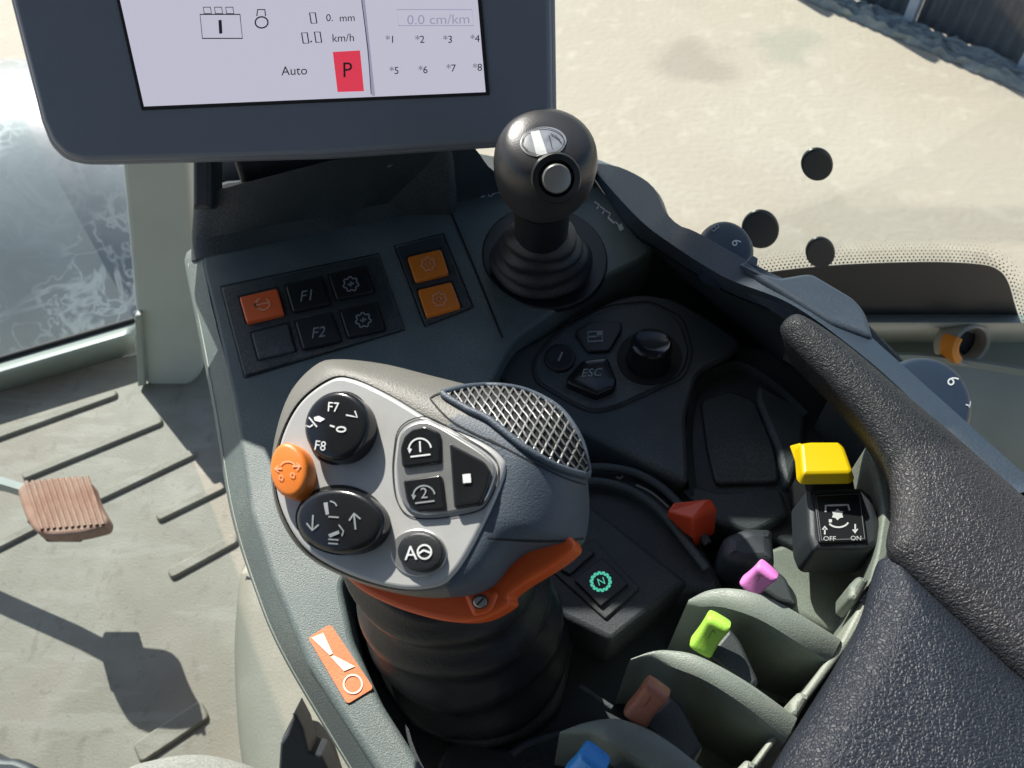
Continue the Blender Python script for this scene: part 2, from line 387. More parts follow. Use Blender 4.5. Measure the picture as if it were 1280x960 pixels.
def ground_mat():
    m = bpy.data.materials.new('yard_concrete'); m.use_nodes = True; nt = m.node_tree; N = nt.nodes; L = nt.links; b = N['Principled BSDF']
    b.inputs['Roughness'].default_value = .85; tc = N.new('ShaderNodeTexCoord')
    def nz(s, d, dist=0):
        n = N.new('ShaderNodeTexNoise'); n.inputs['Scale'].default_value = s; n.inputs['Detail'].default_value = d; n.inputs['Distortion'].default_value = dist
        L.new(tc.outputs['Object'], n.inputs['Vector']); return n
    def ramp(src, a, ca, bb, cb):
        r = N.new('ShaderNodeValToRGB'); r.color_ramp.elements[0].position = a; r.color_ramp.elements[1].position = bb
        r.color_ramp.elements[0].color = (*ca, 1); r.color_ramp.elements[1].color = (*cb, 1); L.new(src, r.inputs['Fac']); return r.outputs['Color']
    def mix(f, A, B):
        x = N.new('ShaderNodeMix'); x.data_type = 'RGBA'
        L.new(f, x.inputs['Factor'])
        if isinstance(A, tuple): x.inputs['A'].default_value = (*A, 1)
        else: L.new(A, x.inputs['A'])
        if isinstance(B, tuple): x.inputs['B'].default_value = (*B, 1)
        else: L.new(B, x.inputs['B'])
        return x.outputs['Result']
    base = ramp(nz(.9, 6, .6).outputs['Fac'], .38, (.47, .405, .325), .62, (.485, .435, .352))
    lt = ramp(nz(7.5, 12, .2).outputs['Fac'], .55, (0, 0, 0), .76, (.7, .7, .7)); c = mix(lt, base, (.59, .53, .44))
    dk = ramp(nz(1.5, 5, .3).outputs['Fac'], .34, (.5, .5, .5), .42, (0, 0, 0)); c = mix(dk, c, (.45, .385, .31))
    # two old round stains
    for (cx, cy), rad, col in (((U(868, 78, -1.3).x, U(868, 78, -1.3).y), .24, (.37, .31, .26)), ((U(980, 56, -1.3).x, U(980, 56, -1.3).y), .20, (.38, .36, .29))):
        sx = N.new('ShaderNodeVectorMath'); sx.operation = 'DISTANCE'; sx.inputs[1].default_value = (cx, cy, -1.3)
        wob = nz(3.0, 3).outputs['Color']; ad = N.new('ShaderNodeVectorMath'); ad.operation = 'MULTIPLY_ADD'; ad.inputs[1].default_value = (.5, .5, 0); L.new(wob, ad.inputs[0])
        ge = N.new('ShaderNodeNewGeometry'); sb = N.new('ShaderNodeVectorMath'); sb.operation = 'SUBTRACT'; sb.inputs[1].default_value = (.25, .25, 0); L.new(ge.outputs['Position'], sb.inputs[0]); L.new(sb.outputs[0], ad.inputs[2])
        L.new(ad.outputs[0], sx.inputs[0]); f = ramp(sx.outputs['Value'], rad*.55, (.8, .8, .8), rad*1.25, (0, 0, 0)); c = mix(f, c, col)
    L.new(c, b.inputs['Base Color'])
    bp = N.new('ShaderNodeBump'); bp.inputs['Strength'].default_value = .4; bp.inputs['Distance'].default_value = .01; L.new(nz(30, 6).outputs['Fac'], bp.inputs['Height']); L.new(bp.outputs['Normal'], b.inputs['Normal']); return m
def glass_mat(name, tint, dirt):
    m = bpy.data.materials.new(name); m.use_nodes = True; nt = m.node_tree; N = nt.nodes; L = nt.links
    for n in list(N):
        if n.type != 'OUTPUT_MATERIAL': N.remove(n)
    out = [n for n in N if n.type == 'OUTPUT_MATERIAL'][0]
    tr = N.new('ShaderNodeBsdfTransparent'); tr.inputs['Color'].default_value = (*tint, 1)
    gl = N.new('ShaderNodeBsdfGlossy'); gl.inputs['Roughness'].default_value = .03
    fr = N.new('ShaderNodeFresnel'); fr.inputs['IOR'].default_value = 1.45
    sc = N.new('ShaderNodeMath'); sc.operation = 'MULTIPLY'; sc.inputs[1].default_value = .3; L.new(fr.outputs[0], sc.inputs[0])
    mx = N.new('ShaderNodeMixShader'); L.new(sc.outputs[0], mx.inputs[0]); L.new(tr.outputs[0], mx.inputs[1]); L.new(gl.outputs[0], mx.inputs[2]); last = mx
    if dirt:
        df = N.new('ShaderNodeBsdfDiffuse'); df.inputs['Color'].default_value = (.62, .66, .66, 1)
        tl = N.new('ShaderNodeBsdfTranslucent'); tl.inputs['Color'].default_value = (.78, .84, .84, 1)
        dm = N.new('ShaderNodeMixShader'); dm.inputs[0].default_value = .55; L.new(df.outputs[0], dm.inputs[1]); L.new(tl.outputs[0], dm.inputs[2])
        tc = N.new('ShaderNodeTexCoord')
        w = N.new('ShaderNodeTexNoise'); w.inputs['Scale'].default_value = 7; w.inputs['Detail'].default_value = 6; w.inputs['Distortion'].default_value = 2.2; L.new(tc.outputs['Object'], w.inputs['Vector'])
        # thin wandering lines where the noise crosses its middle value
        sb = N.new('ShaderNodeMath'); sb.operation = 'SUBTRACT'; sb.inputs[1].default_value = .5; L.new(w.outputs['Fac'], sb.inputs[0])
        ab = N.new('ShaderNodeMath'); ab.operation = 'ABSOLUTE'; L.new(sb.outputs[0], ab.inputs[0])
        mr = N.new('ShaderNodeMapRange'); mr.inputs['From Min'].default_value = 0; mr.inputs['From Max'].default_value = .05; mr.inputs['To Min'].default_value = .8; mr.inputs['To Max'].default_value = 0; L.new(ab.outputs[0], mr.inputs['Value'])
        n2 = N.new('ShaderNodeTexNoise'); n2.inputs['Scale'].default_value = 3.5; n2.inputs['Detail'].default_value = 3; L.new(tc.outputs['Object'], n2.inputs['Vector'])
        m2 = N.new('ShaderNodeMapRange'); m2.inputs['From Min'].default_value = .40; m2.inputs['From Max'].default_value = .50; L.new(n2.outputs['Fac'], m2.inputs['Value'])
        mu = N.new('ShaderNodeMath'); mu.operation = 'MULTIPLY'; L.new(mr.outputs[0], mu.inputs[0]); L.new(m2.outputs[0], mu.inputs[1])
        m3 = N.new('ShaderNodeMapRange'); m3.inputs['To Min'].default_value = dirt*.7; m3.inputs['To Max'].default_value = dirt*1.3; L.new(n2.outputs['Fac'], m3.inputs['Value'])
        ad = N.new('ShaderNodeMath'); ad.operation = 'ADD'; ad.use_clamp = True; L.new(mu.outputs[0], ad.inputs[0]); L.new(m3.outputs[0], ad.inputs[1])
        m4 = N.new('ShaderNodeMixShader'); L.new(m3.outputs[0], m4.inputs[0]); L.new(mx.outputs[0], m4.inputs[1]); L.new(dm.outputs[0], m4.inputs[2]); last = m4
    L.new(last.outputs[0], out.inputs['Surface']); return m
M_glass = glass_mat('window_glass', (.93, .96, .95), 0)
M_glassd = glass_mat('dusty_glass', (.80, .88, .90), .07)

# ================================================================== OUTSIDE
GZ = -1.3
o = mk('ground', [(-60, -60, GZ), (60, -60, GZ), (60, 60, GZ), (-60, 60, GZ)], [(0, 1, 2, 3)], ground_mat(), smooth=False); tag(o, kind='structure')
A = U(997, 0, GZ); B = U(1282, 122, GZ); D = (B-A).normalized(); Nn = Vector((-D.y, D.x, 0))
if Nn.y < 0: Nn = -Nn
# rubble kerb strip
M_rub = mat('rubble', (.16, .19, .20), .9, bump=1, bscale=20, col2=(.34, .37, .36), vscale=9)
V = []; Fc = []; nx, ny = 220, 12
for i in range(nx+1):
    for j in range(ny+1):
        p = A + D*(-5+10*i/nx) + Nn*(0.03+.17*j/ny + (random.uniform(-.015, .015)))
        hgt = .005 if j == 0 else .035+random.uniform(-.02, .025)
        V.append((p.x, p.y, GZ+max(.004, hgt)))
for i in range(nx):
    for j in range(ny): a = i*(ny+1)+j; Fc.append((a, a+1, a+ny+2, a+ny+1))
o = mk('kerb_strip', V, Fc, M_rub, smooth=False); tag(o, kind='structure')
fb = A+Nn*.175
fence = thing('yard_fence', (fb.x, fb.y, GZ), 'dark blue grey panel fence with pale posts along the far edge of the yard', 'fence')
M_fen = mat('fence_panel', (.030, .042, .062), .6, bump=.8, bscale=25, col2=(.055, .075, .10), vscale=7)
def wallquad(name, s0, s1, off, z0, z1, th, m, par, bev=.004):
    a = fb+D*s0+Nn*off; b = fb+D*s1+Nn*off; c = Nn*th
    V = [Vector((p.x, p.y, z)) for z in (z0, z1) for p in (a, b, b+c, a+c)]
    ob = mk(name, V, [(0, 1, 2, 3), (4, 5, 6, 7), (0, 1, 5, 4), (1, 2, 6, 5), (2, 3, 7, 6), (3, 0, 4, 7)], m, par, False)
    return ob
sp = U(1105, 36, GZ+.1); s_a = (sp-fb).dot(D); sp2 = U(1252, 98, GZ+.1); s_b = (sp2-fb).dot(D); gap = s_b-s_a
for k in range(-5, 4):
    s0 = s_a+gap*k
    V = []; Fc = []; n = 48; t0 = s0+.03; t1 = s0+gap-.03
    for i in range(n+1):
        off = .06+.012*math.sin(i*2*PI/6)
        for z in (GZ+.02, GZ+.82):
            p = fb+D*(t0+(t1-t0)*i/n)+Nn*off; V.append((p.x, p.y, z))
    for i in range(n): Fc.append((2*i, 2*i+1, 2*i+3, 2*i+2))
    mk('fence_panel', V, Fc, M_fen, fence)
    wallquad('fence_post', s0-.028, s0+.028, (.0), GZ+.02, GZ+.84, .06, M_post, fence)
# mudguard outside the left pane
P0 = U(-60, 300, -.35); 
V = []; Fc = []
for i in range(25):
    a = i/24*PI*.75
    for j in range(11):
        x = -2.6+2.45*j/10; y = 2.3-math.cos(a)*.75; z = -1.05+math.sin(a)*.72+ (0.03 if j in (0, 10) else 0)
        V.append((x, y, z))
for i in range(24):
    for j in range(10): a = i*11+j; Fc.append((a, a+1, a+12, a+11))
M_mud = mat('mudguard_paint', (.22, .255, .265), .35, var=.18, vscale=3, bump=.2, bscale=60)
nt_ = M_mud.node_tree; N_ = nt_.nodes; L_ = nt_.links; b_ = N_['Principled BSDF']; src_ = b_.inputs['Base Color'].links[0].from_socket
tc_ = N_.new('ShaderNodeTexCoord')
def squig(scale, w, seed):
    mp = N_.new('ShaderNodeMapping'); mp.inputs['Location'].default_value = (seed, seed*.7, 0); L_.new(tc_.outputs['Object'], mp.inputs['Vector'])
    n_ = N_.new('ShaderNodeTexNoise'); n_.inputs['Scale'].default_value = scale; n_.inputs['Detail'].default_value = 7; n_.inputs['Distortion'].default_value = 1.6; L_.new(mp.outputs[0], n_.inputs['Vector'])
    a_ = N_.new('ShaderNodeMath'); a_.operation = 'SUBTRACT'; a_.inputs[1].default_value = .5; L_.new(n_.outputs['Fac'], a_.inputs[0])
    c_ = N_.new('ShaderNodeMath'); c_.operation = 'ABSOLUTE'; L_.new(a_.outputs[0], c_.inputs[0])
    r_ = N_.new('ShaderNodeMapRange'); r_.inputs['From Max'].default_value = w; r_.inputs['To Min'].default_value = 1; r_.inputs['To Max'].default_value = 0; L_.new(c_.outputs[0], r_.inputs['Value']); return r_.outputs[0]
mx1 = N_.new('ShaderNodeMath'); mx1.operation = 'MAXIMUM'; L_.new(squig(3.2, .035, 0), mx1.inputs[0]); L_.new(squig(6.5, .03, 5), mx1.inputs[1])  # bright window highlights painted as pale lines in the mudguard colour
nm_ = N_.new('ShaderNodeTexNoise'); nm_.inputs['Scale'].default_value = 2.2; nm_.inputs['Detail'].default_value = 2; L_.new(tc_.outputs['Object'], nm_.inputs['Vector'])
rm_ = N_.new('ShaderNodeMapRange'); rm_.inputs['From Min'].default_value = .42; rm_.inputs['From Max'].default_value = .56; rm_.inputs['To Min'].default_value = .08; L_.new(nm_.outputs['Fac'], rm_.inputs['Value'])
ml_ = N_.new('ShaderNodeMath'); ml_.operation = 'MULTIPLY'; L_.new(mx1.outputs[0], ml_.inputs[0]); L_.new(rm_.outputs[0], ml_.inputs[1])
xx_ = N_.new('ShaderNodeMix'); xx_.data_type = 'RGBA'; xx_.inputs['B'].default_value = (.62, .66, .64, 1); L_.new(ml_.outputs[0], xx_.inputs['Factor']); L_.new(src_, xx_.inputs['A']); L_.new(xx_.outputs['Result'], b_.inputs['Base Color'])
o = mk('wheel_mudguard', V, Fc, M_mud); tag(o, 'curved blue grey mudguard streaked with painted pale highlights, seen through the left window', 'mudguard')
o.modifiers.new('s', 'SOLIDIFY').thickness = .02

# ================================================================== CAB SHELL
# floor
fl = [(-1.25, -1.2), (1.0, -1.2), (1.0, .50), (-.25, .95), (-1.25, .95)]
pF = U(0, 497, 0); pF2 = U(165, 444, 0)
floor = slab('cab_floor', Z(0), None, 0, .05, M_floor, None, r=.001, seg=1, uvpts=[(-1.6, -1.2), (.6, -1.2), (.45, .55), (-.25, pF2.y+.12), (pF2.x, pF2.y), (-1.6, pF.y+(pF.y-pF2.y)*.9)]); tag(floor, kind='structure')
ribs = [((-30, 558), (147, 494), 17), ((28, 600), (204, 528), 17), ((122, 627), (246, 568), 17), ((-20, 695), (47, 661), 17), ((197, 652), (283, 610), 17), ((213, 724), (299, 677), 19), ((175, 955), (262, 897), 30)]
for (a, b, w) in ribs:
    a3 = U(*a, .006); b3 = U(*b, .006); d = (b3-a3).normalized(); nn = Vector((-d.y, d.x, 0)); ww = w/1000*1.0
    q = [a3, b3, b3+nn*ww, a3+nn*ww]
    rb = slab('floor_rib', Z(0), None, .0062, .0062, M_floor, floor, r=.003, seg=2, uvpts=rnd([(p.x, p.y) for p in q], .008, 3))
# left sill
s = loft('door_sill', [[(-120, 485, .055), (168, 400, .055)], [(-120, 500, .055), (168, 415, .055)], [(-120, 504, .050), (169, 419, .050)], [(-120, 525, .0), (170, 441, .0)]], M_trim, None, 20, thick=.01); tag(s, kind='structure')
# cab pillar
pf = Frame((0, .868, 0), (0, -1, .0))
pil = thing('cab_pillar', (-.6, .868, 0), 'grey green upright post standing on the cab floor left of the console', 'pillar')
slab('post', pf, rnd([(120, -120), (152, 207), (168, 380), (178, 478), (200, 486), (236, 484), (254, 466), (236, 207), (225, -120)], 12), 0, .09, M_pillar, pil, r=.008, seg=4)
slab('foot', pf, rnd([(168, 395), (176, 395), (182, 482), (172, 484)], 2), .012, .02, M_trim, pil, r=.003)
# left glass pane: a real pane whose foot stands on the sill
a = U(-120, 484, .056); b = U(168, 400, .056); dd = (b-a).normalized()
a2 = a-dd*.3; hgt = 1.55; lean = Vector((0, .0, 0))
pane = mk('door_window', [a2, b, b+Vector((0, 0, hgt)), a2+Vector((0, 0, hgt))], [(0, 1, 2, 3)], M_glassd, None, False)
tag(pane, 'dusty window pane standing on the sill beside the grey post, at the left edge', 'window')
fs = tube('pane_seal', [a2, b], .006, M_black, pane, 8)
# right side trim with cubby
tr = thing('side_trim', (.5, .5, .5), 'moulded grey green trim with a ledge under the right window', 'trim')
yr = [(560, 394, .55), (1090, 394, .55), (1420, 394, .55)]
loft('trim_panel', [[(560, 393, .55), (1420, 393, .55)], [(560, 402, .55), (1420, 404, .55)], [(560, 406, .545), (1420, 408, .545)], [(560, 424, .48), (1420, 430, .48)], [(560, 452, .475), (1420, 465, .475)], [(560, 470, .42), (1420, 500, .42)]], M_trim, tr, 30, thick=.008, smooth=False)
loft('tray_lip', [[(1060, 446, .52), (1130, 440, .52), (1200, 446, .52), (1300, 461, .52), (1420, 480, .52)], [(1060, 450, .52), (1130, 444, .52), (1200, 450, .52), (1300, 466, .52), (1420, 486, .52)], [(1060, 456, .512), (1130, 452, .512), (1200, 458, .512), (1300, 474, .512), (1420, 494, .512)], [(1060, 650, .40), (1130, 650, .40), (1200, 650, .40), (1300, 660, .40), (1420, 660, .40)]], M_trim, tr, 30, thick=.006)
# nozzle ring
fr_r = Frame(U(1215, 430, .53), (.35, -.75, .5))
ringo = thing('vent_ring', fr_r.o, 'pale ring with an orange band lying on the ledge beneath the right window', 'ring')
def ringmesh(name, m, a0, a1, r0, r1, h0, h1, n=40):
    R = []; c = fr_r.at(1213, 431)
    u0, v0 = fr_r.uv(c)
    prof = [(r1, h0), (r1, h1-.002), ((r0+r1)/2, h1), (r0, h1-.002), (r0, h0)]
    for i in range(n+1):
        t = math.radians(a0+(a1-a0)*i/n); R.append([fr_r.xyz(u0+r*1.15*math.cos(t), v0+r*.95*math.sin(t), h) for r, h in prof])
    V, Fc = rings(R, closed=True, cap0=True, cap1=True); return mk(name, V, Fc, m, ringo, True, 40)
ringmesh('ring_body', M_ring, 0, 359.9, .0175, .0215, -.02, .003)
ringmesh('orange_band', M_ringor, 150, 232, .0150, .0225, -.012, .0045, 12)
slab('bore', fr_r, ell(1213, 431, 19, 15, 25), -.012, .002, M_seam, ringo, r=0)
# right side window: pane, frit, caps
g0 = U(900, 393, .55); gy = g0.y; wn = Frame((0, gy, .55), (0, -1, 0.0))
win = thing('side_window', (.4, gy, .55), 'clear side window with black dotted border and round caps, right of the monitor', 'window')
slab('pane', wn, None, -.004, .005, M_glass, win, r=0, uvpts=[wn.uv(wn.at(*q, -.004)) for q in ((420, 396), (1700, 396), (1700, -900), (420, -900))])
def fy(x):
    return 322+ (1130-x)*.03 if x < 1130 else 322
fo = [(930, 346), (980, 338), (1060, 331), (1160, 328), (1225, 331), (1248, 338), (1260, 352), (1268, 378), (1274, 397)]
fo = cr(fo, 5, False)
slab('frit_band', wn, [(930, 397)]+fo, 0, .0008, M_frit, win, r=0)
V = []; Fc = []
for ring_i in range(6):
    sft = 3.0+3.9*ring_i
    P = resample(fo, 78)
    for i in range(1, 77):
        t = Vector(P[i+1])-Vector(P[i-1]); t.normalize(); nrm = Vector((t.y, -t.x)); q = Vector(P[i])+nrm*sft+t*(2.4 if ring_i % 2 else 0)
        rr = 1.35*(1-ring_i/7.5); b0 = len(V); V += [wn.at(q.x+rr*math.cos(k*PI/3), q.y+rr*math.sin(k*PI/3), 0.0003) for k in range(6)]; Fc.append(tuple(range(b0, b0+6)))
o = mk('frit_dots', V, Fc, M_frit, win, False); o['kind'] = 'stuff'
for (x, y, r) in ((1022, 207, 20), (951, 288, 23.5), (1026, 317, 18.5)):
    slab('round_cap', wn, ell(x, y, r, r), .003, .003, M_cap, win, r=.0015, seg=3)
# off-frame cab roof and added shade bar (they throw the shade)
M_roof = mat('roof_lining', (.10, .11, .12), .9)
roof = box('cab_roof', (-1.3, -1.1, 1.95), (.95, .62, 2.05), M_roof, None, .02); tag(roof, kind='structure')
fr_b = box('shade_bar', (-.42, .80, 1.08), (.9, .86, 1.275), M_roof, None, .015); tag(fr_b, kind='structure')  # unseen bar added to keep sun off the tray and rail
bk = box('rear_wall', (-1.3, -1.25, -.05), (.95, -1.15, 2.0), M_roof, None, .01); tag(bk, kind='structure')

# pedestal bulge
M_pedst = mat('pedestal_plastic', (.22, .22, .175), .55, bump=.3, bscale=300, var=.07, vscale=6, dust=.4)
ped = slab('seat_pedestal', Z(.16), cr([(300, 690), (345, 700), (420, 760), (500, 900), (560, 1100), (330, 1110), (296, 960), (286, 860), (286, 770)], 6), 0, .16, M_pedst, None, r=.035, seg=6, taper=.01)
tag(ped, 'pale moulded pedestal bulging from the cab floor under the console', 'pedestal')

# ================================================================== MONITOR
mf = Frame(U(400, 200, .845), (-.02, -.66, .75)); mf = Frame(mf.o, (-.03, -.80, .60))
mon = thing('display_monitor', mf.o, 'dark framed terminal monitor with a lit pale screen above the console', 'monitor')
mo = [(-22, -170), (60, 178), (78, 200), (104, 207), (400, 197), (680, 178), (694, 166), (696, 150), (690, -175), (660, -200), (10, -200)]
mo = [(-14, -190), (10, 0), (48, 150), (60, 182), (78, 200), (104, 206), (400, 198), (676, 179), (692, 170), (696, 150), (694, 0), (688, -190)]
slab('housing', mf, rnd(mo, [25, 2, 2, 10, 10, 10, 2, 8, 8, 8, 2, 25]), -.006, .026, M_bezel, mon, r=.004)
slab('bezel', mf, rnd([(-8, -186), (14, 0), (52, 150), (64, 178), (82, 196), (104, 202), (400, 194), (674, 175), (687, 166), (691, 148), (689, 0), (683, -186)], [25, 2, 2, 8, 8, 8, 2, 8, 8, 8, 2, 25]), .0, .008, M_bezel, mon, r=.003)
scp = [(118, -150), (150, 0), (180, 133), (607, 115), (597, 0), (590, -150)]
slab('screen_rim', mf, rnd([(112, -156), (146, 0), (177, 138), (612, 119), (602, 0), (594, -156)], 2), .0006, .002, M_seam, mon, r=0)
scr = slab('screen', mf, scp, .0010, .002, M_screen, mon, r=0)
on_s = on(mf, .0014)
k = Ink(on_s)
for x in (380, 362, 376.5): pass
def box_px(k, x0, y0, x1, y1, w, sk=.16): k.line([(x0, y0), (x1, y0), (x1+(y1-y0)*sk, y1), (x0+(y1-y0)*sk, y1)], w, True)
box_px(k, 387, 16, 394, 29, 1.6); box_px(k, 377, 41, 384, 54, 1.6); box_px(k, 393, 40, 400, 53, 1.6); k.poly([(388, 51), (390, 51), (390, 53), (388, 53)])
k.text('mm', 434, 22, 13, -2); k.text('0.', 412, 22, 13, -2); k.text('km/h', 429, 47, 14, -2); k.text('Auto', 368, 88, 16, -2)
box_px(k, 250, 18, 300, 48, 1.5, .1)
for x in (254, 268, 282): box_px(k, x, 9, x+9, 17, 1.2)
k.line([(275, 25), (276, 42)], 4); k.arc(327, 28, 8, 7, 0, 360, 1.8); k.line([(321, 20), (322, 12), (331, 12), (332, 20)], 1.5)
k.text('*1', 488, 49, 13, 0); k.text('*2', 525, 49, 13, 0); k.text('*3', 560, 49, 13, 0); k.text('*4', 594, 48, 13, 0)
k.text('*5', 493, 88, 13, 0); k.text('*6', 529, 87, 13, 0); k.text('*7', 564, 85, 13, 0); k.text('*8', 597, 84, 13, 0)
k.build('screen_print', M_sdk, scr)
k = Ink(on(mf, .0016)); k.text('P', 434, 87, 27, -1, .95); k.line([(452, 0), (460, 62), (464, 118)], 1.0); k.build('screen_letter', M_sdk, scr)
k = Ink(on(mf, .0012)); k.poly([(416, 65), (450, 63), (455, 114), (422, 115)]); k.build('screen_park_field', M_sred, scr)
k = Ink(on(mf, .0012)); k.poly([(452, -2), (456, -2), (469, 120), (465, 120)])
k.text('0.0 cm/km', 548, 24, 17, -1, 1.1); box_px(k, 496, 12, 590, 32, 1.0, .1)
k.build('screen_faint_print', M_sgrey, scr)
# monitor arm
slab('support_arm', Frame(U(250, 240, .79), (0, -.8, .6)), rnd([(240, 190), (264, 190), (264, 262), (240, 262)], 3), 0, .02, M_dark, mon, r=.003)
slab('latch', Frame(U(478, 195, .80), (0, -.7, .7)), rnd([(462, 188), (490, 186), (494, 205), (482, 210)], 5), .004, .008, M_bezel, mon, r=.002)

# ================================================================== CONSOLE
con = thing('armrest_console', U(600, 600, .60), 'dark plastic control console crowded with keys and levers beneath the monitor', 'console')
# underlying body
body = slab('console_body', Z(0), [(274, 330), (282, 262), (600, 190), (742, 215), (850, 320), (985, 360), (1085, 400), (1300, 620), (1500, 800), (1500, 1250), (560, 1250), (490, 985), (395, 800), (345, 640), (310, 450)], .700, .16, M_base, con, r=.004)
deckpts = [(250, 316), (400, 283), (556, 250), (632, 232), (742, 225), (822, 310), (800, 326), (745, 352), (640, 426), (618, 470), (560, 600), (490, 690), (425, 722), (442, 800), (478, 880), (545, 985), (484, 985), (468, 960), (383, 830), (340, 727), (312, 640), (290, 500), (268, 400), (252, 335)]
deck = slab('deck', Z(0), rnd(deckpts, [10, 1, 1, 10, 20, 20, 10, 10, 20, 20, 20, 20, 20, 10, 10, 5, 5, 3, 3, 3, 3, 3, 3, 10]), .75, .06, M_deck, con, r=.003, seg=4)
loft('flank', [[(262, 306, .7495), (254, 314, .7495), (253, 326, .7495), (258, 350, .7495), (268, 398, .7495), (294, 500, .7495), (318, 640, .7495), (347, 727, .7495), (390, 830, .7495), (475, 960, .7495), (492, 988, .7495)],
               [(250, 304, .742), (236, 314, .742), (234, 328, .742), (240, 360, .742), (250, 410, .740), (271, 520, .738), (291, 640, .735), (320, 735, .733), (356, 820, .731), (440, 962, .728), (458, 992, .728)],
               [(250, 306, .738), (233, 316, .738), (231, 330, .738), (237, 362, .738), (247, 412, .736), (268, 521, .733), (288, 641, .730), (318, 737, .728), (354, 822, .726), (438, 964, .723), (456, 994, .723)],
               [(262, 330, .60), (250, 340, .60), (250, 350, .60), (256, 385, .60), (266, 434, .60), (287, 540, .60), (307, 660, .60), (337, 755, .60), (373, 840, .60), (450, 980, .60), (470, 1010, .60)]], M_deck, con, 80, sharp=60)
tube('edge_highlight', [U(*q) for q in cr([(236, 330, .742), (241, 362, .741), (252, 412, .740), (272, 520, .738), (292, 640, .735), (321, 736, .733), (357, 820, .731), (441, 962, .728), (459, 992, .728)], 6, False)], .0007, M_fin, con, 8)  # pale tube added as the bright highlight along the outer edge
# rear slope up to the monitor
loft('rear_slope', [[(240, 326, .7395), (256, 322, .7503), (400, 291, .7503), (520, 266, .7503), (590, 249, .7503), (636, 239, .7503), (744, 231, .7503)],
                    [(240, 304, .748), (256, 298, .757), (400, 271, .760), (520, 247, .760), (590, 236, .758), (634, 230, .756), (744, 219, .757)],
                    [(242, 250, .775), (264, 240, .785), (430, 197, .81), (520, 184, .81), (586, 181, .80), (629, 218, .766), (744, 206, .765)],
                    [(242, 225, .60), (264, 222, .60), (430, 210, .60), (520, 205, .60), (590, 215, .60), (636, 262, .60), (744, 250, .60)]], M_panel, con, 50, match=6)
# hidden blocker and stem added behind the monitor to stop sun leaks
box('sun_blocker', (-.245, .425, .808), (-.038, .475, 1.0), M_panel, con, .006)
box('blocker_stem', (-.180, .428, .60), (-.038, .470, .806), M_panel, con, .006)
box('rear_panel', (-.268, .56, .25), (-.07, .58, .745), M_wall, con, .004)
# key panels
def keypanel(name, pts, h=.7515): return slab(name, Z(0), rnd(pts, 4, 3), h, .004, M_panel, con, r=.0006, seg=2)
DT = Z(0)
onD = lambda h: on(DT, h)
kp = keypanel('key_panel', [(277, 360), (472, 319), (503, 411), (306, 469)])
kp2 = keypanel('key_panel', [(495, 309), (553, 294), (590, 383), (532, 405)])
Ink(onD(.7505)).line([(275, 358), (473, 317), (506, 412), (305, 472)], 1.6, True).line([(493, 307), (554, 292), (592, 384), (531, 408)], 1.8, True).line([(558, 252), (593, 335), (628, 422)], 2.6).build('panel_seam', M_seam, deck)
def key(pts, m, par, h=.7540):
    Ink(onD(.75175)).poly([(x+(x-sum(a for a, b in pts)/4)*.10, y+(y-sum(b for a, b in pts)/4)*.12) for x, y in pts]).build('key_gap', M_seam, par)
    return slab('key', DT, rnd(pts, 3, 3), h, .004, m, par, r=.0009, seg=3)
K = key([(299, 371), (346, 360), (355, 392), (308, 403)], M_keyred, kp)
Ink(onD(.7543)).arc(328, 380, 9, 7.5, -60, 250, 1.8).line([(317, 382), (336, 378)], 1.8).line([(323, 376), (317, 382), (325, 386)], 1.6).build('symbol', M_pale, K)
K = key([(357, 357), (402, 347), (412, 379), (366, 389)], M_key, kp); Ink(onD(.7543)).text('F1', 384, 369, 19, -9, 1.0, .3).build('symbol', M_grey, K)
K = key([(411, 344), (456, 334), (467, 364), (421, 374)], M_key, kp)
def gearman(k, cx, cy, r): k.gear(cx, cy, r, 1.8, 7, r*.95); k.line([(cx-r*.45, cy+1), (cx+r*.45, cy-1)], 2.2); k.line([(cx, cy-r*.4), (cx, cy+r*.35)], 2); return k
gearman(Ink(onD(.7543)), 438.5, 355, 8.5).build('symbol', M_grey, K)
K = key([(314, 416), (360, 404), (369, 438), (323, 449)], M_panel, kp, .7530); K['label'] = 'blank grey key without a symbol'
K = key([(369, 402), (414, 392), (426, 425), (379, 436)], M_key, kp); Ink(onD(.7543)).text('F2', 398.5, 415, 19, -9, 1.0, .3).build('symbol', M_grey, K)
K = key([(425, 389), (470, 379), (481, 411), (435, 421)], M_key, kp); gearman(Ink(onD(.7543)), 454, 400, 8.5).build('symbol', M_grey, K)
K = key([(509, 321), (551, 311), (561, 341), (519, 351)], M_keyor, kp2); gearman(Ink(onD(.7543)), 535, 330, 8).build('symbol', M_pale, K)
K = key([(522, 362), (564, 352), (576, 383), (533, 395)], M_keyor, kp2); gearman(Ink(onD(.7543)), 549, 374, 8).build('symbol', M_pale, K)
# prints beside the small joystick
k = Ink(onD(.7506)); k.line([(601, 246), (606, 244)], 3).arc(613, 243, 2.5, 2.5, 0, 360, 1.3).line([(615, 243), (622, 240)], 1.8).line([(622, 239), (626, 241)], 3)
for (x, y) in ((743, 252), (750, 258), (757, 263)): k.line([(x, y), (x+6, y+4), (x+3, y+9)], 1.6)
k.line([(760, 272), (768, 279)], 2.4).line([(769, 277), (775, 283)], 1.5); k.poly([(772, 282), (777, 279), (780, 286), (775, 289)]); k.build('joystick_print', M_white, deck)['kind'] = 'stuff'
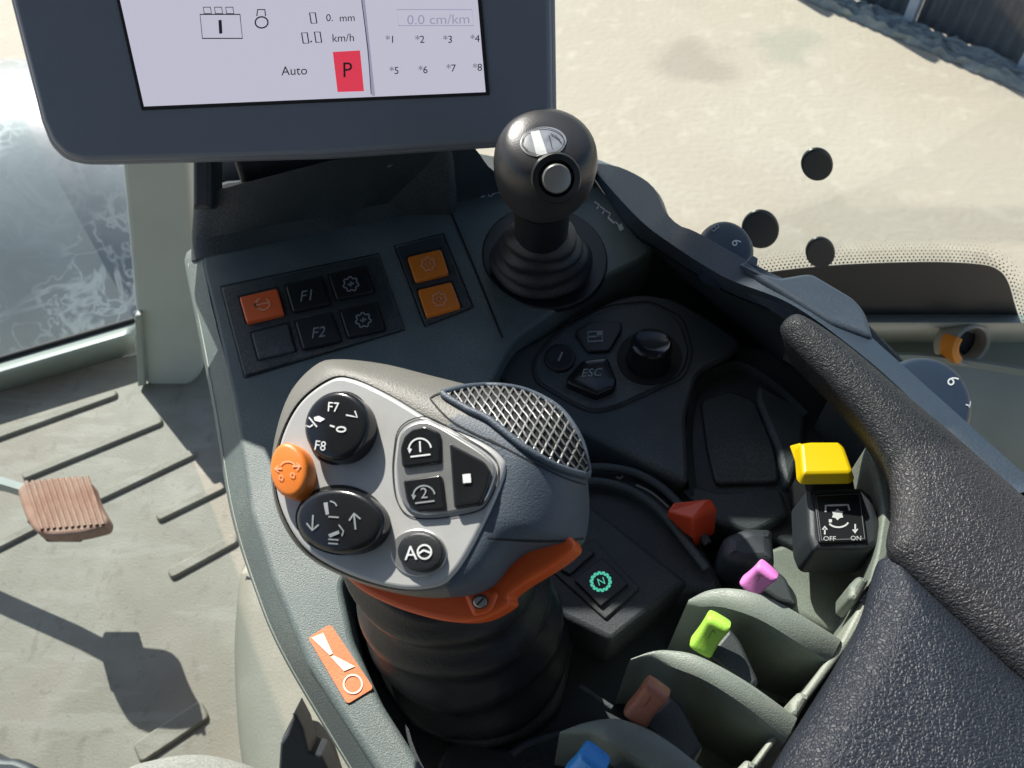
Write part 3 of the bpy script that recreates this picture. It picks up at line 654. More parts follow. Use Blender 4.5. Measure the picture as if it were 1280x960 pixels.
# sticker
st = slab('warning_sticker', DT, rnd([(385, 797), (413, 780), (467, 860), (434, 880)], 5), .7508, .001, M_stick, deck, r=0)
M_stw = mat('sticker_white', (.85, .70, .58), .5)
k = Ink(onD(.7512)); k.poly([(389, 797), (404, 791), (416, 817), (412, 819)]); k.poly([(417, 819), (444, 833), (430, 839), (413, 821)])
k.arc(441, 855, 11.5, 11.5, 0, 360, 2.2, 28); k.build('sticker_print', M_stw, st)
# menu cluster plateau
plateau = slab('menu_plateau', DT, rnd([(600, 452), (640, 440), (712, 402), (770, 372), (802, 366), (842, 372), (885, 396), (930, 428), (912, 446), (872, 468), (858, 520), (862, 606), (820, 585), (760, 556), (690, 520), (630, 478)], 12), .738, .05, M_tray, con, r=.003)
cb = slab('cluster_plate', DT, rnd([(668, 452), (690, 425), (722, 400), (765, 385), (812, 380), (850, 400), (862, 440), (852, 468), (770, 506), (742, 512), (715, 500), (672, 474)], 12), .7395, .003, M_tray, plateau, r=.001)
Ink(on(DT, .7384)).line(rnd([(664, 452), (688, 422), (720, 396), (765, 381), (813, 376), (854, 397), (867, 440), (856, 472), (772, 510), (741, 517), (712, 504), (668, 478)], 12), 2.2, True).build('cluster_seam', M_seam, plateau)
B1 = slab('round_button', DT, ell(700, 446, 19.5, 17), .7415, .004, M_key, cb, r=.001, dome=-.0008)
Ink(on(DT, .7412)).line([(698, 451), (703, 440)], 2.2).build('symbol', M_grey, B1)
B2 = slab('menu_button', DT, rnd([(718, 414), (738, 402), (776, 400), (778, 411), (762, 438), (735, 439)], 4), .742, .004, M_key, cb, r=.001)
Ink(on(DT, .7424)).line([(735, 415), (753, 414), (753, 426), (735, 427)], 1.8, True).line([(735, 421), (753, 420)], 2).poly([(746, 415), (753, 414), (753, 420), (746, 421)]).build('symbol', M_grey, B2)
B3 = slab('escape_button', DT, rnd([(728, 449), (760, 446), (772, 475), (768, 484), (746, 493), (708, 477), (709, 470)], 4), .7455, .007, M_glossk, cb, r=.002, dome=.001)
Ink(onto(bvh_of(B3))).text('ESC', 740, 466, 14, -3, 1.1, .3).build('symbol', M_grey, B3)
kc = U(810, 452, .7395)
slab('knob_well', DT, ell(812, 447, 41, 34), .740, .001, M_seam, cb, r=0)
kn = lathe('rotary_knob', kc, (0, .05, 1), [(.0135, 0), (.0135, .002), (.0128, .004), (.0122, .015), (.0118, .0165), (.0105, .0175), (.0098, .0170), (.004, .0166)], M_glossk, con)
# cup tray
loft('tray_wall', [[(862, 620, .737), (858, 540, .737), (866, 486, .737), (890, 462, .737), (925, 452, .737), (970, 478, .737), (1010, 515, .737)], [(872, 620, .725), (866, 545, .725), (874, 494, .725), (896, 472, .725), (925, 464, .725), (962, 488, .725), (1000, 525, .725)]], M_tray, con, 40)
slab('tray_mat', DT, rnd([(876, 500), (912, 488), (944, 500), (968, 560), (974, 602), (895, 604), (884, 560)], 8), .728, .006, M_tray, con, r=.0015)
slab('tray_floor', DT, rnd([(850, 470), (900, 430), (1000, 440), (1130, 540), (1130, 640), (1000, 690), (840, 600)], 8), .7245, .02, M_panel, con, r=.002)
slab('tray_rim', DT, rnd([(850, 606), (876, 606), (898, 614), (978, 610), (988, 645), (940, 668), (884, 650)], 8), .7305, .02, M_tray, con, r=.003)
slab('tray_rim', DT, rnd([(948, 478), (1010, 512), (1004, 560), (988, 608), (980, 606), (972, 560), (946, 498)], 8), .7305, .02, M_tray, con, r=.003)
# slider channel
def ridge(name, pts, z, r, m, par):
    P = [U(x, y, z) for x, y in cr(pts, 8, False)]; return tube(name, P, r, m, par, 10)
slab('slider_housing', DT, cr([(700, 575), (760, 580), (815, 605), (862, 655), (905, 735), (870, 740), (835, 730), (770, 670), (700, 625)], 6), .728, .03, M_base, con, r=.004)
ridge('slider_rim', [(705, 588), (750, 584), (790, 590), (822, 606), (852, 634), (885, 680)], .733, .0024, M_tray, con)
ridge('slider_rim', [(705, 606), (745, 602), (785, 612), (820, 634), (850, 668), (884, 712)], .733, .0024, M_tray, con)
k = Ink(on(DT, .7292)).line(cr([(795, 606), (815, 616), (836, 634)], 6, False), 2.6); k.line([(770, 596), (775, 598), (779, 595)], 2.6); k.build('slider_scale', M_grey, con)
# neutral key module
nm = slab('key_module', DT, rnd([(628, 690), (700, 620), (735, 628), (862, 728), (842, 740), (765, 802), (700, 770)], 8), .734, .03, M_base, con, r=.003)
slab('key_bezel', DT, rnd([(688, 712), (742, 672), (800, 735), (757, 774)], 3), .7355, .003, M_base, nm, r=.0008)
K = slab('key', DT, rnd([(718, 725), (752, 697), (786, 729), (751, 758)], 2), .7375, .003, M_key, nm, r=.0006)
k = Ink(on(DT, .7379)); k.gear(751, 727, 11.2, 2.6, 14, 10.5); k.text('N', 751.5, 726.5, 13, -18, 1.0); k.build('symbol', M_led, K)
K = slab('key', DT, rnd([(700, 712), (727, 684), (744, 690), (712, 718)], 2), .7375, .003, M_key, nm, r=.0006); Ink(on(DT, .7379)).line([(711, 701), (725, 690)], 2).build('symbol', M_white, K)

# right rail
rail_in = [(744, 224, .7505), (786, 285, .7515), (823, 311, .757), (900, 360, .772), (985, 398, .785), (1060, 460, .79), (1120, 520, .79), (1200, 640, .79)]
rail_md = [(744, 214, .757), (795, 270, .775), (832, 300, .785), (905, 346, .795), (985, 378, .80), (1060, 430, .80), (1130, 490, .80), (1260, 620, .80)]
rail_ou = [(744, 205, .757), (775, 209, .765), (814, 231, .775), (830, 262, .782), (848, 281, .787), (872, 291, .795), (948, 333, .80), (1040, 380, .80), (1110, 440, .80), (1300, 610, .80)]
rail_dn = [(744, 198, .62), (782, 214, .62), (822, 240, .62), (838, 275, .62), (856, 295, .62), (880, 305, .62), (955, 350, .62), (1050, 400, .62), (1120, 460, .62), (1310, 640, .62)]
loft('rail_top', [rail_in, rail_md, rail_ou, rail_dn], M_rail, con, 70, sharp=50)
loft('rail_wall', [[(744, 226, .749), (786, 287, .750), (823, 313, .755), (900, 362, .770), (985, 400, .783), (1060, 470, .785), (1108, 545, .785), (1118, 640, .785)],
                   [(745, 230, .74), (786, 300, .74), (822, 322, .735), (880, 372, .728), (970, 448, .724), (1040, 500, .724), (1090, 560, .724), (1100, 640, .724)]], M_panel, con, 60, sharp=50)
# raised corner box behind the pad
slab('rear_box', DT, rnd([(925, 326), (950, 338), (973, 346), (1014, 339), (1070, 372), (1084, 390), (1094, 424), (1040, 404), (950, 348)], [4, 4, 4, 10, 10, 10, 10, 10, 10]), .802, .016, M_rail, con, r=.003)
slab('clip', DT, rnd([(932, 326), (940, 318), (948, 322), (946, 336)], 2), .80, .01, M_rail, con, r=.001)
# bench under the yellow switch
slab('bench', DT, rnd([(1040, 540), (1100, 545), (1135, 600), (1120, 700), (1100, 790), (1064, 800), (1000, 770), (960, 722), (948, 690), (1000, 672), (1050, 600)], 8), .722, .03, M_bench, con, r=.003)
loft('bench_rim', [[(1108, 560, .735), (1122, 610, .735), (1108, 690, .735), (1092, 745, .735), (1062, 800, .735), (985, 905, .735), (930, 990, .735)], [(1100, 560, .735), (1114, 610, .735), (1100, 690, .735), (1084, 742, .735), (1054, 796, .735), (978, 900, .735), (920, 990, .735)], [(1098, 560, .70), (1110, 612, .70), (1096, 700, .70), (1080, 750, .70), (1050, 804, .70), (972, 908, .70), (912, 998, .70)]], M_bench, con, 50)
slab('pale_strip', DT, rnd([(1083, 556), (1100, 546), (1116, 590), (1121, 640), (1110, 700), (1096, 750), (1064, 803), (984, 910), (924, 990), (915, 990), (977, 902), (1053, 797), (1082, 742), (1096, 690), (1104, 640), (1096, 596)], 3), .762, .04, M_bench, con, r=.0015)
for (x, y) in ((1070, 728), (996, 873), (930, 958)):
    slab('rim_clip', DT, rnd([(x-8, y+2), (x+4, y-10), (x+18, y-4), (x+2, y+24), (x-8, y+18)], 4), .766, .02, M_bench, con, r=.0025)
# lever bay floor and guide pads
for i, pp in enumerate(([(900, 800), (960, 735), (1040, 760), (1062, 800), (1030, 850), (990, 890), (930, 850)], [(940, 830), (985, 850), (1000, 880), (985, 960), (930, 985), (880, 880)], [(830, 900), (900, 920), (935, 960), (930, 1010), (850, 1010)])):
    slab('bay_floor', DT, rnd(pp, 8), .7035-.0006*i, .01, M_bench, con, r=.001)
slab('guide_pad', DT, rnd([(915, 838), (948, 832), (995, 866), (985, 880), (950, 872)], 4), .708, .006, M_bench, con, r=.001)
slab('guide_pad', DT, rnd([(1000, 766), (1030, 760), (1058, 782), (1050, 800), (1020, 792)], 4), .7085, .006, M_bench, con, r=.001)
slab('left_ledge', DT, cr([(560, 930), (640, 935), (700, 915), (745, 905), (770, 925), (760, 1020), (560, 1020)], 5), .70+.006, .02, M_base, con, r=.002)
ridge('ledge_rim', [(640, 942), (665, 928), (700, 918), (745, 910)], .716, .0018, M_tray, con)
ridge('ledge_rim', [(725, 858), (765, 885)], .716, .0014, M_tray, con)

# fins
def BW(t, k):
    d = k-1; return [math.comb(d, j)*t**j*(1-t)**(d-j) for j in range(k)]
def fin(top, low, zs, drop=.075):
    n = 48
    T = resample(cr(top, 8, False), n); Lw = resample(cr(low, 8, False), n)
    ZC = resample([(z,) for z in zs], 2) if 0 else [(v,) for v in [sum(zs[j]*w for j, w in enumerate(BW(i/(n-1), len(zs)))) for i in range(n)]]
    def zz(i):
        return ZC[i][0]
    R = []
    T3 = [U(*T[i], zz(i)) for i in range(n)]; L3 = [U(*Lw[i], zz(i)-.0015) for i in range(n)]
    secs = []
    for i in range(n):
        t, l = T3[i], L3[i]; w = l-t; zf = .69
        sec = [Vector((t.x, t.y, zf))-w*.05, t+Vector((0, 0, -.004))-w*.04, t+Vector((0, 0, -.001))+w*.06, t+w*.22, t+w*.5+Vector((0, 0, .0003)), t+w*.75, t+w*.9-Vector((0, 0, .0006)), l-Vector((0, 0, .0012)), l+w*.06+Vector((0, 0, -.003)), l+w*.08+Vector((0, 0, -.006)), Vector((l.x, l.y, zf))+w*.10]
        secs.append(sec)
    V, Fc = rings(secs, closed=True); return mk('divider_fin', V, Fc, M_fin, con, True, 28)
fin([(862, 748), (885, 736), (915, 733), (955, 741), (1005, 767), (1053, 797)], [(858, 756), (875, 757), (905, 758), (950, 773), (1000, 803), (1038, 826)], [.762, .772, .776, .776, .772, .764])
fin([(790, 822), (815, 813), (838, 811), (875, 818), (935, 850), (998, 895)], [(786, 828), (815, 822), (842, 833), (885, 851), (940, 887), (984, 924)], [.762, .772, .778, .778, .774, .766])
fin([(700, 914), (730, 902), (768, 896), (805, 906), (850, 934), (930, 1000)], [(700, 918), (735, 916), (750, 920), (790, 942), (835, 972), (910, 1030)], [.760, .772, .778, .778, .774, .766])

# ================================================================== FINGER LEVERS
def lever(m, a, b, za, zb, rad, body_px, label, sym, zt=.766):
    A = U(*a, za); B = U(*b, zb); t = thing('finger_lever', Vector((B.x, B.y, .70)), label, 'lever', 'colour capped finger levers')
    n = 16; d = (B-A); dn = d.normalized(); wv = dn.cross((CAM*0+Vector((0, -.35, 1))).normalized()).normalized(); tv = wv.cross(dn).normalized(); Rr = []
    for i in range(n+1):
        s = i/n; P = A-d*.10+d*1.17*s; wd = rad*.86*(1-.10*math.sin(PI*s)); th = rad*.80; sag = -rad*.22*math.sin(PI*s)
        e = min(s, 1-s)*n
        if e < 2.5: q = (e/2.5); wd *= .86+.14*math.sqrt(max(0, 1-(1-q)**2)); th *= .60+.40*math.sqrt(max(0, 1-(1-q)**2))
        sec = []
        for k in range(24):
            an = 2*PI*k/24; c, z_ = math.cos(an), math.sin(an); pw = .45
            sec.append(P+wv*wd*math.copysign(abs(c)**pw, c)+tv*(th*math.copysign(abs(z_)**pw, z_)+(sag if z_ > 0 else 0)))
        Rr.append(sec)
    V, Fc = rings(Rr); c = mk('cap', V, Fc, m, t, True, 50)
    bb = slab('paddle', DT, rnd(body_px, 6), zt, .055, M_paddle, t, r=.002, taper=.003)
    bv = bvh_of(c); cx, cy = (a[0]+b[0])/2, (a[1]+b[1])/2
    k = Ink(onto(bv, .0002))
    for p in sym: k.line([(cx+x, cy+y) for x, y in p], 1.2)
    mm = mat('cap_mark', tuple(q*.45 for q in m.node_tree.nodes['Principled BSDF'].inputs['Base Color'].default_value[:3]), .6)
    k.build('cap_mark', mm, c); return t
lever(M_pink, (938, 733), (960, 713), .770, .781, .0062, [(950, 735), (972, 712), (984, 722), (998, 758), (975, 752)], 'finger lever with a pink cap, beside the fin nearest the yellow switch', [[(-2, 4), (2, -4), (5, -2)], [(2, -4), (-3, -3)]])
lever(M_green, (877, 808), (899, 776), .768, .781, .0064, [(884, 818), (912, 783), (926, 800), (950, 852), (938, 864), (905, 835)], 'finger lever with a lime green cap between the two rear fins', [[(-3, 6), (3, -5)], [(3, -5), (6, -1)]])
lever(M_brown, (796, 894), (822, 860), .768, .781, .0068, [(800, 905), (838, 868), (852, 880), (880, 935), (865, 955), (830, 930)], 'finger lever with a brown cap between the two front fins', [[(-5, 6), (-1, 3), (5, -7)]])
lever(M_blue, (722, 972), (744, 946), .770, .782, .0072, [(728, 985), (760, 950), (785, 975), (800, 1010), (760, 1010)], 'finger lever with a bright blue cap at the bottom edge of the photo', [[(-3, 5), (3, -5)]])

# ================================================================== RED SLIDER KNOB
rk = thing('throttle_slider', U(866, 655, .729), 'faceted red slide knob in the curved channel right of the grip', 'slider')
def facet(name, pts, faces, m, par, bev=.0012):
    o = mk(name, [U(*p) for p in pts], faces, m, par, True, 20); b = o.modifiers.new('b', 'BEVEL'); b.width = bev; b.segments = 3; b.limit_method = 'ANGLE'; b.angle_limit = math.radians(20)
    return o
facet('knob', [(834, 640, .742), (842, 628, .746), (888, 623, .746), (897, 636, .744), (866, 648, .752), (893, 668, .730), (869, 684, .729), (832, 650, .729), (842, 640, .728), (890, 640, .728)],
      [(0, 4, 2, 1), (4, 3, 2), (0, 7, 6, 4), (4, 6, 5, 3), (0, 1, 8, 7), (1, 2, 9, 8), (2, 3, 5, 9), (7, 8, 9, 5, 6)], M_redk, rk)
slab('stem', DT, rnd([(850, 640), (880, 640), (880, 670), (860, 675)], 4), .735, .02, M_seam, rk, r=.001)
# small dark block beside pink lever
bl = slab('lever_guard', DT, rnd([(905, 668), (935, 656), (968, 658), (972, 704), (930, 706), (905, 695)], 8), .748, .04, M_dark, con, r=.006)

# ================================================================== YELLOW SWITCH
ys = thing('pto_switch', U(1040, 640, .72), 'yellow paddle switch on a black box with a gear symbol plate', 'switch')
yz = .775
slab('paddle', Frame(U(1028, 572, yz), (-.10, .12, 1)), rnd([(999, 553), (1014, 551), (1050, 551), (1056, 557), (1067, 588), (1063, 592), (1005, 593), (1002, 589)], 3), .0, .006, M_yel, ys, r=.0022, taper=.0015)
facet('paddle_side', [(1001, 553, .769), (1006, 591, .769), (986, 557, .764), (996, 586, .765), (1004, 560, .761), (1008, 590, .761)], [(0, 1, 3, 2), (2, 3, 5, 4), (0, 2, 4), (1, 5, 3), (0, 4, 5, 1)], M_yel, ys, .0008)
slab('neck', DT, rnd([(1004, 578), (1064, 578), (1072, 622), (1014, 624)], 3), .757, .03, M_seam, ys, r=.002)
hb = slab('housing', DT, rnd([(1008, 611), (1078, 608), (1092, 620), (1101, 655), (1100, 680), (1084, 688), (1018, 687), (1011, 670)], 5), .760, .022, M_dark, ys, r=.003, taper=.0015)
pl = slab('plate', DT, rnd([(1017, 617), (1076, 613), (1084, 676), (1024, 678)], 2), .7615, .002, M_key, ys, r=.0005)
k = Ink(on(DT, .7618))
k.line([(1032, 640), (1032, 632), (1060, 631), (1062, 638)], 2.4); k.arc(1048, 650, 13, 9, 20, 150, 2.2)
P = [(1047+ (8.2 if i % 2 else 5.6)*math.cos(i*PI/6), 643+(7.4 if i % 2 else 5.2)*math.sin(i*PI/6)) for i in range(12)]; k.poly(P)
k.poly([(1036, 649), (1040, 649), (1040, 653), (1036, 653)])
k.line([(1031, 668), (1031, 660)], 2.0).poly([(1027, 662), (1031, 657), (1035, 662)]); k.line([(1069, 655), (1069, 662)], 2.0).poly([(1065, 662), (1073, 661), (1069, 667)])
k.text('OFF', 1037, 673, 8.0, 0, 1.15); k.text('ON', 1070, 672.5, 8.0, 0, 1.1)
k.build('plate_print', M_white, pl)
Ink(on(DT, .7618)).line([(1020, 620), (1074, 617), (1081, 673), (1027, 675)], .9, True).build('plate_border', M_grey, pl)

# ================================================================== ARMREST PAD
pad = thing('armrest_pad', U(1180, 700, .74), 'grained black leather armrest pad in two sections along the right side', 'armrest')
def cushion(name, px, z, r, depth, m, step=.0035, crown=.004):
    p = [DT.uv(DT.at(x, y, z)) for x, y in px]
    if area(p) < 0: p = p[::-1]
    L = [0]; n = int(sum(math.dist(p[i], p[i-1]) for i in range(len(p)))/.003)
    p = resample(p+[p[0]], n)[:-1]; N = len(p)
    P = [Vector(q) for q in p]
    def dist(q):
        best = 9
        for i in range(N):
            a = P[i-1]; e = P[i]-a; t = max(0, min(1, (q-a).dot(e)/max(1e-12, e.length_squared))); best = min(best, (q-a-e*t).length)
        return best
    def inside(x, y):
        c = False
        for i in range(N):
            x1, y1 = P[i]; x2, y2 = P[i-1]
            if (y1 > y) != (y2 > y) and x < (x2-x1)*(y-y1)/(y2-y1)+x1: c = not c
        return c
    pts = list(P); Dd = [0]*N
    for dd in (.0004, .0015, .0032):
        for q in inset([tuple(v) for v in P], dd):
            q = Vector(q)
            if inside(*q):
                d = dist(q)
                if d > dd*.8: pts.append(q); Dd.append(d)
    x0, x1 = min(q.x for q in P), max(q.x for q in P); y0, y1 = min(q.y for q in P), max(q.y for q in P)
    i = 0; yy = y0
    while yy < y1:
        xx = x0+(step/2 if i % 2 else 0)
        while xx < x1:
            if inside(xx, yy):
                d = dist(Vector((xx, yy)))
                if d > .0046: pts.append(Vector((xx, yy))); Dd.append(d)
            xx += step
        yy += step*.87; i += 1
    co, ed, fa, ov, _, _ = delaunay_2d_cdt(pts, [(k, (k+1) % N) for k in range(N)], [], 1, 1e-6)
    H = []
    for k, c in enumerate(co):
        d = Dd[ov[k][0]] if ov[k] else dist(c); t = min(1, d/r); H.append(z-r*.8*(1-math.sqrt(max(0, 1-(1-t)**2)))+crown*(1-math.exp(-max(0, d-r)/.03)))
    V = [Vector((c.x, c.y, h)) for c, h in zip(co, H)]; Fc = [tuple(f) for f in fa]
    rim = [k for k in range(len(co)) if ov[k] and ov[k][0] < N]; rim.sort(key=lambda k: min(ov[k])); b = len(V)
    cx = sum(co[k].x for k in rim)/len(rim); cy = sum(co[k].y for k in rim)/len(rim)
    lo_ = inset([tuple(co[k][:2]) for k in rim], .010 if area([tuple(co[k][:2]) for k in rim]) > 0 else -.010)
    V += [Vector((q[0], q[1], z-depth)) for q in lo_]
    for j in range(len(rim)): k = (j+1) % len(rim); Fc.append((rim[j], rim[k], b+k, b+j))
    return mk(name, V, Fc, m, pad, True, 80)
up = cr([(984, 388), (1005, 382), (1060, 416), (1130, 474), (1200, 532), (1290, 610), (1420, 720), (1430, 940), (1330, 872), (1280, 829), (1200, 755), (1138, 698), (1119, 672), (1125, 625), (1118, 570), (1090, 520), (1050, 472), (1010, 432), (985, 404)], 5)
cushion('upper_section', up, .812, .013, .032, M_leather2)
lp = cr([(1118, 678), (1140, 690), (1206, 750), (1286, 824), (1410, 935), (1420, 1200), (900, 1200), (930, 1040), (978, 948), (1020, 880), (1062, 812), (1092, 755), (1106, 705)], 5)
cushion('lower_section', lp, .8085, .020, .040, M_leather)
slab('pad_support', DT, cr([(1050, 470), (1200, 560), (1420, 720), (1450, 1200), (1000, 1200), (1040, 960), (1110, 820), (1150, 720), (1160, 620), (1130, 540)], 5), .775, .07, M_base, pad, r=.003)
# dials at the outer side
def dial(cx, cy, rx, ry, label, texts, z=.80):
    t = thing('rotary_dial', U(cx, cy, z-.05), label, 'dial'); fr = Frame(U(cx, cy, z), (.06, -.06, 1))
    d = slab('dial_disc', fr, ell(cx, cy, rx, ry, 35, 64), 0, .014, M_dial, t, r=.005, seg=4, dome=.001); bv = bvh_of(d)
    for (s, x, y, sz, rot, m) in texts: Ink(onto(bv)).text(s, x, y, sz, rot).build('numeral', m, d)
    return t
dial(909, 307, 37, 33, 'dark blue numbered dial poking out below the largest round glass cap', [('6', 920.5, 303.5, 17, 70, M_white), ('8', 894, 285, 16, 50, M_grey)], .788)
dial(1156, 504, 64, 60, 'dark blue numbered dial poking out beside the upper armrest leather', [('6', 1191, 476, 22, 60, M_white), ('4', 1213, 506, 18, 105, M_white)], .775)

# ================================================================== MAIN GRIP
GF = Frame(U(490, 600, .862), (-.26, -.32, .90))
grip = thing('drive_joystick', U(590, 800, .71), 'large grey and orange drive grip with round buttons on a black rubber boot', 'joystick')
faceo = cr([(412, 474), (440, 473), (485, 493), (540, 525), (600, 551), (626, 570), (631, 588), (618, 625), (590, 682), (568, 716), (545, 733), (500, 736), (440, 720), (385, 690), (356, 650), (343, 603), (350, 550), (374, 503)], 8)
silo = cr([(392, 458), (420, 449), (480, 455), (545, 471), (600, 484), (625, 484), (660, 492), (700, 515), (725, 555), (735, 605), (736, 650), (727, 682), (700, 687), (665, 692), (640, 708), (618, 733), (585, 745), (520, 746), (445, 727), (385, 696), (352, 652), (339, 600), (344, 545), (362, 492)], 8)
C0 = (505, 605)
def polar(poly, n, c=C0):
    out = []
    for i in range(n):
        a = 2*PI*i/n; d = (math.cos(a), math.sin(a)); best = 0
        for j in range(len(poly)):
            x1, y1 = poly[j][0]-c[0], poly[j][1]-c[1]; x2, y2 = poly[(j+1) % len(poly)][0]-c[0], poly[(j+1) % len(poly)][1]-c[1]
            den = d[0]*(y2-y1)-d[1]*(x2-x1)
            if abs(den) < 1e-12: continue
            t = (x1*(y2-y1)-y1*(x2-x1))/den; u = (x1*d[1]-y1*d[0])/den
            if -1e-6 <= u <= 1+1e-6 and t > best: best = t
        out.append((c[0]+d[0]*best, c[1]+d[1]*best))
    return out
NP = 144
fo_ = polar(faceo, NP); so_ = polar(silo, NP)
R = []; NT = 14
for kx in range(NT+1):
    t = kx/NT; f = math.sin(t*PI/2); g = 1-math.cos(t*PI/2); ring = []
    for i in range(NP):
        fx, fyy = fo_[i]; sx, sy = so_[i]; dist = math.hypot(sx-fx, sy-fyy)
        D_ = .008+dist/1000*.36*.75
        ring.append(GF.at(fx+(sx-fx)*f, fyy+(sy-fyy)*f, -.0015-D_*g))
    R.append(ring)
last = R[-1]; cc = sum(last, Vector())/NP
for (s_, dz) in ((.97, .010), (.90, .018), (.7, .024)):
    R.append([cc+(p-cc)*s_-GF.n*dz for p in last])
V, Fc = rings(R, False, True)
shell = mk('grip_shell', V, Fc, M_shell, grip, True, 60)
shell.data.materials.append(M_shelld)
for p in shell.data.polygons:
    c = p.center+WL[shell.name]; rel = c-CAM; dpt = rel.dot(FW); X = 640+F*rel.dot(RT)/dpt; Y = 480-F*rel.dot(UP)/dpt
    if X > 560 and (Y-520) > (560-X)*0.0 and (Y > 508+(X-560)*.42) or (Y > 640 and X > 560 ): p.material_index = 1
face = slab('faceplate', GF, faceo, .0, .006, M_face, grip, r=.0016, seg=4)
bvs = bvh_of(shell); pj = onto(bvs, .0003)
Ink(pj).line(resample(fo_+[fo_[0]], 140), 1.6).line(cr([(609, 673), (660, 676), (700, 676), (729, 673)], 6, False), 2.2).line(cr([(632, 560), (570, 530), (541, 503), (541, 496), (560, 490), (600, 486)], 8, False), 2.0).line(cr([(610, 548), (660, 575), (700, 595), (731, 606)], 6, False), 1.4).build('shell_seam', M_seam, shell)
# mesh insert
topc = resample(cr([(553, 494), (585, 487), (625, 486), (662, 494), (699, 516), (723, 553), (732, 590)], 8, False), 60)
botc = resample(cr([(556, 498), (585, 514), (612, 527), (657, 562), (695, 584), (731, 595)], 8, False), 60)
def patch(u, v):
    u = max(0, min(1, u)); i = u*59; a = int(min(i, 58)); f = i-a
    t = [topc[a][j]*(1-f)+topc[a+1][j]*f for j in (0, 1)]; b = [botc[a][j]*(1-f)+botc[a+1][j]*f for j in (0, 1)]
    return (t[0]*(1-v)+b[0]*v, t[1]*(1-v)+b[1]*v)
V = []; Fc = []
for i in range(41):
    for j in range(9): V.append(onto(bvs, .0006)(*patch(i/40, j/8)))
for i in range(40):
    for j in range(8): a = i*9+j; Fc.append((a, a+1, a+10, a+9))
mb = mk('mesh_backing', V, Fc, M_black, grip)
V = []; Fc = []; pr = onto(bvs, .0011)
def seg_in(x0, y0, dx, dy, steps=60):
    """a wire across the insert: walk in plan, keep what lies inside"""
    cur = []; out = []
    poly = topc+botc[::-1]
    def inside(x, y):
        c = False; n = len(poly)
        for i in range(n):
            x1, y1 = poly[i][:2]; x2, y2 = poly[i-1][:2]
            if (y1 > y) != (y2 > y) and x < (x2-x1)*(y-y1)/(y2-y1+1e-12)+x1: c = not c
        return c
    for s in range(steps*3):
        x = x0+dx*s; y = y0+dy*s
        w = math.sin(s*.9)*.5; xx, yy = x-dy*w*.3, y+dx*w*.3
        if inside(xx, yy): cur.append((xx, yy))
        else:
            if len(cur) > 1: out.append(cur)
            cur = []
    if len(cur) > 1: out.append(cur)
    return out
lines = []
for q in range(-40, 60):
    lines += seg_in(480+q*9.5, 440, 1.15, 1.5)
for q in range(-20, 80):
    lines += seg_in(480+q*12.5, 460, -.75, 1.5)
for l in lines:
    tubes(V, Fc, [pr(x, y) for x, y in l], .00043, 6)
mk('mesh_grille', V, Fc, M_mesh, grip)
loop_ = resample(topc+botc[::-1]+[topc[0]], 120); loop_ = [pr(x, y) for x, y in loop_]
tube('mesh_rim', loop_, .0013, M_shelld, grip, 8, cap=False)
# orange skirt
OF = Frame(GF.at(560, 740, -.020), GF.n)
slab('orange_skirt', OF, cr([(436, 716), (500, 705), (580, 690), (640, 662), (690, 655), (710, 668), (719, 683), (708, 696), (688, 710), (655, 730), (636, 745), (634, 757), (600, 775), (560, 777), (510, 765), (468, 748), (440, 730)], 6), 0, .013, M_gor, grip, r=.0022, seg=4)
slab('skirt_tab', OF, rnd([(575, 735), (600, 728), (624, 740), (614, 764), (590, 772)], 8), .0015, .01, M_gor, grip, r=.002)
sc_ = slab('screw', OF, ell(600, 752, 9, 8), .0022, .003, M_chrome, grip, r=.0006); Ink(on(OF, .0026)).line([(596, 756), (604, 748)], 2).arc(600, 752, 9.5, 8.5, 0, 360, 1.5).build('screw_slot', M_seam, sc_)
# round buttons
onG = lambda h: on(GF, h)
def button(name, pts, h, m, dome=.0015, r=.0015, d=.012): return slab(name, GF, pts, h, d, m, grip, r=r, seg=4, dome=dome)
# upper rocker F7/F8
slab('button_well', GF, ell(424, 535, 38, 47, 20), .0005, .001, M_seam, grip, r=0)
b = button('upper_rocker', ell(419, 531, 40, 44, 20), .0085, M_glossk, .0006, .0022)
bv = bvh_of(b); P_ = onto(bv)
k = Ink(P_); k.text('F7', 417, 509, 17, 4, .9); k.text('F8', 401, 557, 17, 8, .9)
k.poly([(393, 522), (399, 520), (407, 524), (401, 528), (394, 526)]).line([(387, 522), (397, 534)], 1.8).line([(382, 531), (388, 534), (392, 531)], 1.8)
k.line([(413, 532), (419, 534)], 2).arc(427, 537, 5.5, 3, 0, 360, 2).line([(433, 519), (447, 522), (444, 514)], 1.6); k.build('symbol', M_white, b)
# lower rocker
slab('button_well', GF, ell(426, 650, 57, 44, 5), .0005, .001, M_seam, grip, r=0)
b = button('lower_rocker', ell(423, 650, 55, 41, 5), .0075, M_glossk, .0006, .0025)
bv = bvh_of(b); k = Ink(onto(bv))
k.line([(392, 644), (391, 663)], 2).line([(384, 654), (391, 663), (399, 656)], 2)
k.line([(445, 662), (443, 643)], 2).line([(437, 651), (443, 642), (451, 649)], 2)
k.poly([(405, 629), (410, 628), (412, 643), (408, 644)]).arc(413, 636, 9, 9, -90, -20, 1.6).line([(411, 646), (424, 647)], 1.8)
k.poly([(411, 668), (424, 663), (425, 667), (413, 672)]).line([(424, 656), (430, 664), (428, 670)], 1.6).line([(411, 674), (424, 675)], 1.6).line([(411, 679), (423, 680)], 1.6); k.build('symbol', M_grey, b)
